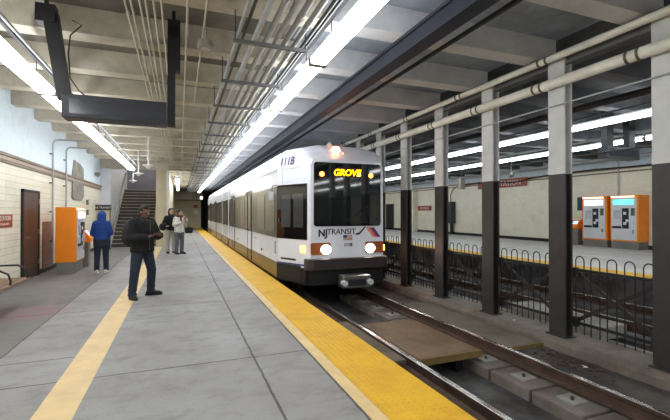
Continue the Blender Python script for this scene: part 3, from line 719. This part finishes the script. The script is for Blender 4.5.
def loft(ys, mat_name, parent, mat, dzf=None):
    mb = MB(); n = 12; vs = []
    for y in ys: vs += sect(y, dzf(y) if dzf else 0)
    fs = [tuple(range(n))[::-1], tuple((len(ys)-1)*n+k for k in range(n))]
    for i in range(len(ys)-1):
        for k in range(n): fs.append((i*n+k, i*n+(k+1) % n, (i+1)*n+(k+1) % n, (i+1)*n+k))
    mb.add(vs, fs); return obj(mat_name, mb, mat, parent)
dzf = lambda y: -.05*max(0, 1-(y-YF)/.35) if y < YF+.35 else 0
b1 = loft([YF, YF+.14, YF+.30, YF+.47, YF+.58, YF+.75, 9.3, 19.35], 'body_shell', tr, m_white)
loft([19.75, 22.4], 'body_shell', tr, m_white)
loft([22.8, 34.5], 'body_shell', tr, m_white)
for a in (19.35, 22.4):
    mb = MB()
    for k in range(5):
        y = a+.01+k*.078; mb.box((TX-1.24, y, .1), (TX+1.24, y+.04, 3.0)); 
        if k < 4: mb.box((TX-1.19, y+.04, .1), (TX+1.19, y+.078, 2.96))
    obj('bellows', mb, m_rubber, tr)
def sp(y, z, off, side=-1): return Vector((TX+side*(hw(y)+off), y, z))
def side_panel(name, ya, yb, za, zb, mat, parent, off0=.0, off1=.012, side=-1):
    """panel following the body side between two stations (straight stretch)"""
    q = [sp(ya, za, off1, side), sp(yb, za, off1, side), sp(yb, zb, off1, side), sp(ya, zb, off1, side)]
    p = [sp(ya, za, off0, side), sp(yb, za, off0, side), sp(yb, zb, off0, side), sp(ya, zb, off0, side)]
    return obj(name, MB().add(p+q, [(0, 1, 2, 3), (7, 6, 5, 4), (0, 4, 5, 1), (1, 5, 6, 2), (2, 6, 7, 3), (3, 7, 4, 0)]), mat, parent)
for side in (-1, 1):
    # cab side
    cabg = side_panel('cab_side_glass', YF+.10, YN+.02, .98, 2.22, m_glass, tr, side=side)
    for ya in (8.45, 8.85):
        side_panel('cab_window', ya, ya+.3, 1.25, 2.0, m_pane, cabg, .012, .018, side)
    for ya, yb in ((YN+.06, 19.3), (19.78, 22.36), (22.84, 34.4)):
        band = side_panel('window_band', ya, yb, .98, 2.20, m_winband, tr, side=side)
        y = ya+.25
        side_panel('side_skirt', ya, yb, .02, .40, m_skirt, tr, side=side)
        while y+1.2 < yb and side == -1 or (side == 1 and y+1.2 < min(yb, 12)):
            if (12.6 < y+.6 < 15) or (16.9 < y+.6 < 18.9) or (26 < y+.6 < 28) or (30.5 < y+.6 < 32.5): y += .3; continue
            side_panel('side_window', y, y+1.05, 1.12, 2.05, m_pane, band, .012, .018, side); y += 1.22
        side_panel('roof_seam', ya, yb, 2.60, 2.625, m_roofw, tr, .0, .01, side)
    side_panel('cab_skirt', YF+.3, YN+.02, .02, .40, m_black, tr, side=side)
    side_panel('blue_line', YF+.05, YN+.02, .405, .435, m_blueline, tr, side=side)
for k, (ya, yb) in enumerate(((12.95, 14.35), (17.2, 18.6), (26.2, 27.6), (30.8, 32.2))):
    d = side_panel('door', ya, yb, .06, 2.30, m_winband if False else M('door_grey', srgb(70, 68, 68), .25, .2), tr, .012, .024)
    mid = (ya+yb)/2
    side_panel('door_lower', ya+.04, yb-.04, .40, .98, m_white, d, .024, .028)
    side_panel('door_lower', ya+.04, yb-.04, .06, .40, m_skirt, d, .024, .028)
    for (p, q) in ((ya+.14, mid-.1), (mid+.1, yb-.14)): side_panel('door_window', p, q, 1.05, 2.12, m_pane, d, .024, .032)
    side_panel('door_seam', mid-.012, mid+.012, .06, 2.28, m_rubber, d, .024, .036)
    side_panel('door_lamp', ya+.5, ya+.62, 2.34, 2.38, m_amber_lens, tr, .0, .02)
# lettering and small things on the near side
nd = Vector((-(HW-HF), YN-YF, 0)).normalized()         # along the taper going back on the left
pt = sp(8.86, 2.74, -.02); rt = Vector((HW-HF, -(YN-YF), 0)).normalized()
def cove(y, z): # point on tapered cove surface
    h = hw(y); f = (z-ZS-.02)/(ZT-.06-ZS-.02); return Vector((TX-h+.035+(.08*h/HW-.035)*f, y, z))
p0, p1 = cove(8.75, 2.70), cove(8.75, 2.92); up = (p1-p0).normalized(); rgt = (cove(8.5, 2.70)-cove(9.1, 2.70)).normalized(); nn = rgt.cross(up)
obj('fleet_number', text_mb('111B', .26, cove(9.04, 2.68)+nn*.012, rgt, up, bold=.004, shear=.15), M('navy_ink', srgb(40, 50, 84), .4), tr)
side_panel('hatch_outline', YF+.34, YN-.15, 2.575, 2.59, m_roofw, tr, 0, .006)
side_panel('hatch_outline', YN-.17, YN-.15, 2.25, 2.575, m_roofw, tr, 0, .006)
side_panel('amber_marker', YF+.16, YF+.27, .70, .84, M('side_marker', (1, .42, .06, 1), emit=5), tr, 0, .03)
side_panel('amber_marker', YF+.12, YF+.26, .70, .82, m_amber, tr, 0, .05, 1)
side_panel('step_slot', YF+.45, YF+.95, .50, .54, m_black, tr, 0, .008)
for y in (11.2, 16.1, 20.9): side_panel('side_amber_lamp', y, y+.14, .52, .58, m_amber_lens, tr, 0, .02)
side_panel('small_lettering', 12.1, 12.5, .80, .83, m_grey, tr, 0, .006)
ml = obj('mirror_arm', MB().tube([sp(9.45, 2.24, 0), sp(9.42, 2.22, .10), sp(9.42, 2.05, .12)], .012, 8), m_grey, tr, True)
obj('mirror_head', MB().box(tuple(sp(9.46, 1.86, .19)), tuple(sp(9.40, 2.08, .08))), m_silver, ml, bevel=.02)
obj('grab_handle', MB().tube([sp(9.36, .62, .02), sp(9.36, .62, .05), sp(9.36, .90, .05), sp(9.36, .90, .02)], .012, 8), m_grey, tr, True)
obj('door_handle', MB().box(tuple(sp(9.2, 1.36, .04)), tuple(sp(9.26, 1.46, .01))), m_metal, tr)
# front face
def fp(x0, x1, z0, z1, d0, d1): return MB().box((x0, YF-d1, z0), (x1, YF-d0, z1))
def rr(x0, x1, z0, z1, r, d0, d1):
    pts = []
    for cx, cz, a0 in ((x1-r, z0+r, -90), (x1-r, z1-r, 0), (x0+r, z1-r, 90), (x0+r, z0+r, 180)):
        for k in range(5):
            a = R(a0+90*k/4); pts.append((cx+r*math.cos(a), YF-d0, cz+r*math.sin(a)))
    return MB().prism(pts, (0, -(d1-d0), 0))
ws = obj('windshield', rr(TX-.81, TX+.80, 1.28, 2.68, .06, .0, .025), m_glass, tr)
obj('windshield_glass', rr(TX-.74, TX+.72, 1.33, 2.20, .05, .025, .030), M('cab_glass', srgb(34, 38, 40), .05, 0, .3, 1.5, coat=.6), ws)
obj('destination_display', fp(TX-.27, TX+.20, 2.36, 2.58, .025, .030), m_black, ws)
obj('display_text', text_mb('GROVE', .20, (TX-.04, YF-.033, 2.40), (1, 0, 0), (0, 0, 1), bold=.006, shear=.2), m_led, ws)
def disc(x, z, r, d, rx=None): 
    mb = MB(); n = 18
    return mb.prism([(x+(rx or r)*math.cos(2*math.pi*k/n), YF-.0, z+r*math.sin(2*math.pi*k/n)) for k in range(n)], (0, -d, 0))
for sx in (-.63, .55): obj('marker_lamp', disc(TX+sx, 2.42, .05, .04), m_redamber, ws)
obj('wiper', MB().tube([(TX+.55, YF-.04, 1.30), (TX+.2, YF-.045, 1.55)], .008, 6).tube([(TX+.45, YF-.045, 1.72), (TX-.05, YF-.045, 1.38)], .009, 6), m_rubber, ws)
for s in (-1, 1):
    cx = TX+s*.62
    obj('lamp_cluster', rr(cx-.26 if s < 0 else cx-.20, cx+.20 if s < 0 else cx+.26, .66, .92, .04, 0, .02), m_amber_lens, tr)
    hl = obj('headlight', disc(TX+s*.535, .77, .095, .045, .11), m_head, tr)
    obj('headlight_rim', MB().tube([(TX+s*.535+  .12*math.cos(a), YF-.022, .77+.11*math.sin(a)) for a in [2*math.pi*k/20 for k in range(20)]], .012, 6, True), m_metal, hl, True)
obj('logo_lettering', text_mb('NJ', .21, (TX-.60, YF-.004, 1.06), (1, 0, 0), (0, 0, 1), depth=.006, bold=.008), M('black_ink', srgb(28, 28, 34), .4), tr)
obj('logo_lettering', text_mb('TRANSIT', .175, (TX-.16, YF-.004, 1.10), (1, 0, 0), (0, 0, 1), depth=.006, bold=.002), MATS['black_ink'], tr)
obj('logo_swoosh', MB().prism([(TX+.15, YF, 1.09), (TX+.24, YF, 1.075), (TX+.30, YF, 1.10), (TX+.44, YF, 1.26), (TX+.40, YF, 1.26), (TX+.27, YF, 1.13), (TX+.21, YF, 1.12)], (0, -.006, 0)), MATS['black_ink'], tr)
for k, c in enumerate((srgb(232, 170, 130), srgb(224, 120, 120), srgb(180, 50, 110), srgb(60, 40, 120))):
    x = TX+.44+.05*k
    obj('logo_stripe', MB().prism([(x, YF, 1.24), (x+.05, YF, 1.24), (x+.22, YF, 1.02), (x+.17, YF, 1.02)], (0, -.006, 0)), M('stripe_%s' % 'abcd'[k], c, .4), tr)
fl = obj('flag_emblem', fp(TX-.12, TX+.10, .965, 1.075, 0, .005), m_white_ink, tr)
for k in range(4): obj('stripe', fp(TX-.12, TX+.10, .965+.03*k, .98+.03*k, .005, .007), M('flag_red', srgb(170, 80, 84), .5), fl)
obj('canton', fp(TX-.12, TX-.03, 1.02, 1.078, .005, .009), M('flag_blue', srgb(50, 56, 120), .5), fl)
obj('fleet_number', text_mb('111B', .10, (TX+.0, YF-.004, .83), (1, 0, 0), (0, 0, 1), depth=.006, bold=.003), MATS['black_ink'], tr)
bp = [(TX-1.0, YF+.12, .33), (TX-.96, YF-.06, .33), (TX-.86, YF-.14, .33), (TX+.86, YF-.14, .33), (TX+.96, YF-.06, .33), (TX+1.0, YF+.12, .33)]
obj('bumper', MB().prism(bp, (0, 0, .25)), m_bumper, tr, bevel=.02)
obj('front_skirt', MB().prism([(TX-1.0, YF+.5, -.02), (TX-.85, YF-.02, .0), (TX+.85, YF-.02, .0), (TX+1.0, YF+.5, -.02)], (0, 0, .34)), m_black, tr)
obj('underframe', MB().prism([(TX-1.33, 34, .0), (TX-1.33, YN, .0), (TX-.95, YF+.12, .0), (TX+.95, YF+.12, .0), (TX+1.33, YN, .0), (TX+1.33, 34, .0)], (0, 0, .36)), m_rubber, tr)
cp = obj('coupler', MB().box((TX-.12, YF-.30, .0), (TX+.12, YF+.3, .16)), m_black, tr)
obj('coupler_head', MB().box((TX-.33, YF-.50, -.02), (TX+.33, YF-.22, .25)), m_metal, cp, bevel=.03)
obj('coupler_face', MB().box((TX-.20, YF-.515, .03), (TX+.20, YF-.498, .17)), m_hoarding, cp)
for s in (-.30, .30): obj('coupler_pin', MB().tube([(TX+s, YF-.56, .10), (TX+s, YF-.44, .10)], .06, 12), m_silver, cp, True)
for yb in (10.4, 20.8, 31.5):
    bg = obj('bogie', MB().box((TX-.85, yb-1.1, -.20), (TX+.85, yb+1.1, .0)), m_rubber, tr)
    for dy in (-.85, .85):
        for s in (-1, 1):
            obj('wheel', MB().tube([(TX+s*.70, yb+dy, .005), (TX+s*.79, yb+dy, .005)], .30, 24), m_rust, bg, True)
obj('roof_box', longbox(TX-.75, TX+.75, 3.12, 3.32, 11.5, 17).box((TX-.7, 24, 3.12), (TX+.7, 31, 3.32)), m_roofw, tr, bevel=.03)
LX, LY = TX-.20, YF+.26
hb = obj('roof_lamp_base', MB().box((LX-.16, LY-.02, 2.86), (LX+.16, LY+.14, 2.98)), m_silver, tr, bevel=.01)
obj('roof_lamp', MB().tube([(LX, LY+.04, 3.0), (LX, LY-.07, 3.0)], [.10, .085], 18).ell((LX, LY-.07, 3.0), (.08, .03, .08), 14), M('beacon_orange', (1, .36, .14, 1), emit=5), hb, True)
obj('roof_lamp_wing', MB().prism([(LX-.26, LY, 3.03), (LX-.12, LY, 2.99), (LX-.07, LY, 3.10), (LX-.14, LY, 3.20)], (0, .05, 0)), m_silver, hb)
obj('roof_lamp_lens', MB().prism([(LX+.09, LY, 3.02), (LX+.22, LY, 2.92), (LX+.20, LY, 2.88), (LX+.08, LY, 2.90)], (0, .05, 0)), m_pinkglow, hb)

# ------------------------------------------------------------------ people
def rc(mb, a, b, ra, rb, seg=12):
    a, b = Vector(a), Vector(b); n = 5
    mb.tube([a.lerp(b, k/n) for k in range(n+1)], [ra+(rb-ra)*k/n for k in range(n+1)], seg)
    mb.ell(a, ra, seg); mb.ell(b, rb, seg)
def remesh(name, mb, mat, parent, vox=.012, smooth=3):
    o = obj(name, mb, mat, parent)
    r = o.modifiers.new('r', 'REMESH'); r.mode = 'VOXEL'; r.voxel_size = vox; r.use_smooth_shade = True
    s = o.modifiers.new('s', 'SMOOTH'); s.factor = .5; s.iterations = smooth
    bpy.context.view_layer.update()
    me = bpy.data.meshes.new_from_object(o.evaluated_get(bpy.context.evaluated_depsgraph_get()))
    o.modifiers.clear(); o.data = me; me.materials.clear(); me.materials.append(mat)
    for p in me.polygons: p.use_smooth = True
    return o
def hand(mb, wrist, d, nrm, side, curl=.9):
    """palm along d, nrm = palm facing direction, side=+1/-1 puts the thumb"""
    d = Vector(d).normalized(); n = Vector(nrm); n = (n-d*n.dot(d)).normalized(); s = d.cross(n).normalized()*side
    w_ = Vector(wrist); pc = w_+d*.05
    for k in range(4): rc(mb, w_+s*(.018-.012*k)*.8, w_+d*.088+s*(.030-.020*k), .017, .0125, 8)
    for k, ln in enumerate((.068, .078, .072, .056)):
        p = w_+d*.088+s*(.031-.0205*k); a = curl*.35
        for j, f in enumerate((.45, .32, .23)):
            dd = d*math.cos(a)+n*math.sin(a); q = p+dd*ln*f; rc(mb, p, q, .0092-.0008*j, .0085-.0008*j, 8); p = q; a += curl*.55
    p = w_+d*.025+s*.026; q = p+(d*.6+s*.7+n*.25).normalized()*.045; rc(mb, p, q, .013, .0105, 8); rc(mb, q, q+(d*.9+s*.1+n*.4).normalized()*.032, .0105, .009, 8)
SKIN = M('skin_tan', srgb(196, 148, 120), .55, var=.06); SKIN2 = M('skin_brown', srgb(120, 84, 66), .55, var=.06)
def head(mb, c, f, up, r=.1, s=1.):
    """c head centre, f facing dir"""
    f = Vector(f).normalized(); up = Vector(up); up = (up-f*up.dot(f)).normalized(); rt = f.cross(up)
    rot = Matrix((rt, f, up)).transposed()
    P = lambda x, y, z: Vector(c)+rt*x*s+f*y*s+up*z*s
    mb.ell(P(0, -.005, .02), (.076*s, .094*s, .098*s), 18, rot)
    mb.ell(P(0, .022, -.045), (.058*s, .066*s, .072*s), 16, rot)
    rc(mb, P(0, .088, .01), P(0, .107, -.028), .011*s, .016*s, 8)
    mb.ell(P(0, .086, -.062), (.026*s, .012*s, .008*s), 10, rot); mb.ell(P(0, .083, -.075), (.022*s, .012*s, .008*s), 10, rot)
    mb.ell(P(0, .070, -.100), (.022*s, .02*s, .018*s), 10, rot)
    for e in (-1, 1):
        mb.ell(P(e*.079, -.005, -.01), (.010*s, .022*s, .032*s), 10, rot)
        mb.ell(P(e*.030, .080, .036), (.024*s, .012*s, .008*s), 8, rot)
    return P, rot
def eyes(P, rot, parent):
    for e in (-1, 1):
        w_ = obj('eye', MB().ell(P(e*.030, .083, .014), (.012, .007, .005), 10, rot), M('eye_white', srgb(150, 140, 132), .3), parent, 'all')
        obj('iris', MB().ell(P(e*.030, .091, .014), (.007, .004, .0055), 8, rot), m_black, w_, 'all')
def person(label, loc, rz, J, cols, opt):
    root = thing('person', label, 'person', (0, 0, 0))
    sc = opt.get('scale', 1.)
    V = {k: Vector(v) for k, v in J.items()}
    # body: one continuous surface
    mb = MB()
    mb.ell((V['pelvis']), (.155, .11, .12), 18)
    rc(mb, V['pelvis'], V['chest'], .115, .13, 16); mb.ell(V['chest'], (.165, .115, .16), 18)
    rc(mb, V['neck'], V['head']+Vector((0, 0, -.06)), .052, .05)
    rc(mb, V['chest'], V['neck'], .10, .055)
    for s in 'lr':
        rc(mb, V['chest']+Vector((0, 0, .08)), V['sh'+s], .08, .062)
        rc(mb, V['sh'+s], V['el'+s], .055, .042); rc(mb, V['el'+s], V['wr'+s], .042, .027)
        rc(mb, V['hip'+s], V['kn'+s], .088, .058); rc(mb, V['kn'+s], V['an'+s], .056, .038)
        rc(mb, V['an'+s]+Vector((0, 0, -.04)), V['toe'+s], .036, .028)
        hand(mb, V['wr'+s], V['hd'+s], opt.get('pn'+s, (0, 0, 1)), opt.get('ts'+s, 1), opt.get('curl', .9))
    f = Vector(opt['face']); P, rot = head(mb, V['head'], f, (0, 0, 1))
    body = remesh('body', mb, cols['skin'], root, .0065, 2)
    eyes(P, rot, body)
    # trousers
    mb = MB(); mb.ell(V['pelvis'], (.175, .13, .13), 18)
    tk = opt.get('trouser', .0)
    for s in 'lr':
        rc(mb, V['hip'+s], V['kn'+s], .108+tk, .078+tk, 16); rc(mb, V['kn'+s], V['an'+s]+Vector((0, 0, .0)), .078+tk, .064+tk, 16)
        a = V['an'+s]; mb.ell(a+Vector((0, -.01, -.01)), (.075+tk, .085+tk, .035), 14)
        m1 = V['kn'+s].lerp(a, .8); mb.ell(m1, (.078+tk, .08+tk, .02), 14); mb.ell(V['kn'+s], (.086+tk, .088+tk, .03), 14)
    tro = remesh('trousers', mb, cols['trousers'], root, .011, 2)
    # shoes
    for s in 'lr':
        a = V['an'+s]; t_ = V['toe'+s]; d = Vector((t_.x-a.x, t_.y-a.y, 0)).normalized(); g_ = Vector((a.x, a.y, 0))
        mb = MB(); rc(mb, g_-d*.045+Vector((0, 0, .05)), g_+d*.14+Vector((0, 0, .042)), .048, .040, 12); rc(mb, a+Vector((0, 0, -.01)), g_+Vector((0, 0, .05)), .048, .05, 12); mb.ell(g_+d*.17+Vector((0, 0, .034)), .036, 12)
        mb.v = [(x, y, max(z, .014)) for x, y, z in mb.v]
        sh = remesh('shoe', mb, cols['shoe'], root, .009, 1)
        n = 16; ax = d; sx = Vector((-d.y, d.x, 0)); pts = [g_+ax*(.05+.155*math.cos(2*math.pi*k/n))+sx*.053*math.sin(2*math.pi*k/n) for k in range(n)]
        obj('sole', MB().prism([(p.x, p.y, .001) for p in pts], (0, 0, .024)), cols['sole'], sh)
    # jacket
    mb = MB(); j = opt.get('jk', .0)
    hem = opt.get('hem', .80)
    c = V['chest']; pv = V['pelvis']
    n = 8
    low = Vector((pv.x, pv.y, hem))
    n = 14
    for k in range(n+1):
        f_ = k/n; q = low.lerp(c+Vector((0, 0, .03)), f_); wv = .004*math.sin(k*1.7)
        mb.ell(q, (.180+j-.012*math.sin(f_*3.1)+wv, .140+j-.006*math.sin(f_*3.1)+wv, .05 if k == 0 else .09), 20)
    mb.ell(c+Vector((0, 0, .08)), (.160+j, .13+j, .13), 18)
    rc(mb, c+Vector((0, 0, .12)), V['neck']+Vector((0, 0, -.01)), .12, .078, 14)
    for s in 'lr':
        rc(mb, c+Vector((0, 0, .08)), V['sh'+s], .09, .074+j*.6); rc(mb, V['sh'+s], V['el'+s], .074+j*.6, .062+j*.5, 14)
        w_ = V['el'+s].lerp(V['wr'+s], .93); rc(mb, V['el'+s], w_, .062+j*.5, .046+j*.4, 14)
        mb.ell(V['el'+s], .066+j*.5, 12)
    ft = -.0
    jk = remesh('jacket', mb, cols['jacket'], root, .012, 5)
    if opt.get('zip'):
        zc = [Vector((c.x, c.y-(.142+j), c.z+.12)), Vector((c.x, c.y-(.152+j), c.z)), Vector((pv.x, pv.y-(.152+j), hem+.15)), Vector((pv.x, pv.y-(.152+j), hem+.02))]
        obj('zip', MB().tube(zc, .006, 6), m_band, jk)
    if opt.get('collar'):
        q = V['neck']; mb = MB(); mb.lathe((q.x, q.y, q.z-.06), [(.095, 0), (.098, .05), (.085, .10), (.072, .10), (.078, .04), (.07, 0)], 20); remesh('collar', mb, cols['jacket'], root, .01, 1)
    # hair / hood / hat
    if opt['hair'] == 'hood':
        mb = MB(); mb.ell(P(0, -.012, .02), (.112, .122, .128), 18, rot); rc(mb, P(0, -.05, -.02), V['neck']+Vector((0, .03, -.04)), .11, .115, 14)
        remesh('hood', mb, cols['jacket'], root, .01, 2)
    else:
        mb = MB(); mb.ell(P(0, -.022, .036), (.084, .094, .098), 18, rot)
        mb.ell(P(0, -.055, .0), (.078, .06, .085), 14, rot); mb.ell(P(0, .045, .098), (.06, .04, .03), 12, rot)
        if opt['hair'] == 'long':
            rc(mb, P(0, -.07, -.02), P(0, -.085, -.20), .075, .055, 14)
            for e in (-1, 1): rc(mb, P(e*.068, -.02, 0), P(e*.075, -.03, -.17), .03, .028, 10)
        if opt['hair'] == 'bun': mb.ell(P(0, -.11, .06), .05, 12)
        remesh('hair', mb, cols['hair'], root, .008, 1)
    for fn in opt.get('extra', []): fn(root, V, P)
    root.location = loc; root.rotation_euler = (0, 0, rz); root.scale = (sc, sc, sc)
    return root
def base():
    return dict(pelvis=(0, 0, .93), chest=(0, .0, 1.26), neck=(0, .0, 1.45), head=(0, -.02, 1.60),
                shr=(-.165, 0, 1.37), shl=(.165, 0, 1.37), elr=(-.25, .02, 1.11), ell=(.27, .02, 1.12), wrr=(-.26, -.05, .88), wrl=(.26, -.05, .88),
                hdr=(0, -.2, -1), hdl=(0, -.2, -1), hipr=(-.09, 0, .90), hipl=(.09, 0, .90), knr=(-.11, -.02, .50), knl=(.11, -.02, .50),
                anr=(-.12, .0, .09), anl=(.12, .0, .09), toer=(-.14, -.16, .04), toel=(.14, -.16, .04))
denim = M('dark_denim', srgb(30, 37, 56), .8, 0, .25, 8); blackcloth = M('black_cloth', srgb(11, 11, 15), .85, 0, .25, 6)
hairdk = M('dark_hair', srgb(26, 21, 19), .6)
# man with phone
J = base()
J.update(anr=(-.21, 0, .09), toer=(-.25, -.17, .04), knr=(-.17, -.02, .50), anl=(.21, .03, .09), toel=(.34, -.09, .04), knl=(.17, -.04, .50),
         chest=(0, -.02, 1.27), head=(0, -.055, 1.585), neck=(0, -.01, 1.45), shr=(-.175, 0, 1.375), shl=(.175, 0, 1.375),
         elr=(-.27, -.02, 1.10), wrr=(-.13, -.28, 1.135), ell=(.30, -.04, 1.13), wrl=(.15, -.30, 1.15), hdr=(.75, -.65, .12), hdl=(-.65, -.6, .05))
def extras_man(root, V, P):
    ph = obj('phone', MB().box((-.045, -.405, 1.155), (.105, -.325, 1.167)), m_black, root, bevel=.006)
    obj('phone_screen', MB().box((-.04, -.40, 1.1672), (.10, -.33, 1.1682)), m_glass, ph)
    mb = MB(); mb.ell((0, .29, 1.18), (.18, .17, .27), 18); mb.ell((0, .40, 1.08), (.13, .08, .14), 16); mb.ell((0, .2, 1.36), (.12, .08, .08), 14)
    bk = remesh('backpack', mb, M('backpack_cloth', srgb(24, 27, 38), .8, 0, .2, 5), root, .012, 2)
    for s in (-1, 1):
        obj('strap', MB().tube([(s*.11, .17, 1.42), (s*.12, .05, 1.50), (s*.125, -.10, 1.44), (s*.13, -.165, 1.30), (s*.15, -.12, 1.14), (s*.17, .08, 1.06)], .016, 8), blackcloth, bk, True)
man = person('man in black jacket and jeans with backpack, looking at a phone in his hands', (-.65, 8.25, .0045), R(42), J,
    dict(skin=SKIN2, trousers=denim, shoe=m_black, sole=m_rubber, jacket=blackcloth, hair=hairdk),
    dict(face=(0.0, -1, -.35), hair='short', jk=.045, hem=.86, collar=True, pnr=(0, 0, 1), pnl=(0, 0, 1), tsr=-1, tsl=1, scale=1.0, extra=[extras_man], zip=True, trouser=.005))
# hooded man facing away: rotated half a turn
J = base()
J.update(head=(0, -.09, 1.53), neck=(0, -.03, 1.41), chest=(0, .0, 1.22), shr=(-.14, 0, 1.33), shl=(.14, 0, 1.33), elr=(-.215, -.03, 1.07), wrr=(-.15, -.20, .98), ell=(.215, -.03, 1.07), wrl=(.15, -.20, .98), hdr=(.6, -.6, -.3), hdl=(-.6, -.6, -.3),
         knr=(-.10, -.02, .5), knl=(.10, -.02, .5), anr=(-.11, 0, .09), anl=(.11, 0, .09), toer=(-.14, -.15, .04), toel=(.13, -.16, .04))
bluecloth = M('royal_blue_fleece', srgb(24, 58, 128), .9, 0, .15, 8)
def shirt_tail(root, V, P):
    mb = MB()
    for k in range(4): mb.ell((0, .0, .74+.05*k), (.205, .165, .05), 18)
    remesh('shirt_tail', mb, M('dark_shirt', srgb(34, 38, 52), .85, 0, .2), root, .012, 2)
person('person in bright blue hooded sweatshirt and white shoes, standing with their back turned', (-1.92, 12.05, 0), R(186), J,
    dict(skin=SKIN2, trousers=denim, shoe=M('white_trainers', srgb(206, 204, 198), .5), sole=m_white_ink, jacket=bluecloth, hair=hairdk),
    dict(face=(0, -1, -.35), hair='hood', jk=.015, hem=.90, extra=[shirt_tail], scale=.97, pnr=(0, 0, 1), pnl=(0, 0, 1), tsr=-1, tsl=1))
# woman in white jacket, and the person behind her
J = base()
J.update(elr=(-.26, -.06, 1.14), wrr=(-.10, -.24, 1.22), ell=(.28, .02, 1.14), wrl=(.20, -.16, 1.34), hdr=(.5, -.5, .5), hdl=(-.5, -.4, .7), head=(0, -.03, 1.585))
def extras_w(root, V, P):
    mb = MB(); mb.tube([Vector((.115*math.cos(a), .02+.105*math.sin(a), 1.455+.015*math.sin(3*a))) for a in [2*math.pi*k/18 for k in range(18)]], .042, 10, True)
    rc(mb, (-.02, -.12, 1.44), (-.04, -.17, 1.28), .04, .03); remesh('scarf', mb, M('burgundy_scarf', srgb(92, 48, 44), .9, 0, .3, 14), root, .01, 1)
    mb = MB().box((.16, -.26, .80), (.44, -.12, 1.02)); bg = obj('handbag', mb, blackcloth, root, bevel=.03)
    obj('strap', MB().tube([(.30, -.19, 1.0), (.22, -.17, 1.2), (.10, -.15, 1.42), (-.08, -.10, 1.5), (-.12, .08, 1.44)], .012, 8), blackcloth, bg, True)
person('woman in white jacket and dark scarf with black bag, standing beyond the man in black', (-.02, 16.5, 0), R(35), J,
    dict(skin=SKIN, trousers=M('grey_jeans', srgb(92, 92, 100), .85, 0, .2), shoe=m_black, sole=m_rubber, jacket=M('white_puffer', srgb(208, 204, 196), .8, 0, .08), hair=hairdk),
    dict(face=(.3, -1, -.1), hair='bun', jk=.02, hem=.86, extra=[extras_w], scale=.99, tsr=-1, tsl=1))
J = base()
J.update(elr=(-.30, -.05, 1.12), wrr=(-.24, -.24, 1.05), ell=(.26, .0, 1.12), wrl=(.20, -.15, .98), hdr=(0, -1, -.2), hdl=(0, -1, -.2))
def extras_b(root, V, P):
    mb = MB(); mb.ell((-.34, -.14, 1.02), (.13, .17, .15), 14); remesh('shoulder_bag', mb, blackcloth, root, .012, 2)
person('person with long black hair, black jacket and pale trousers behind the woman in white', (-.33, 17.0, 0), R(20), J,
    dict(skin=SKIN, trousers=M('pale_trousers', srgb(170, 166, 160), .85, 0, .12), shoe=m_black, sole=m_rubber, jacket=blackcloth, hair=hairdk),
    dict(face=(.4, -1, 0), hair='long', jk=.015, hem=.90, extra=[extras_b], scale=1.02, tsr=-1, tsl=1))
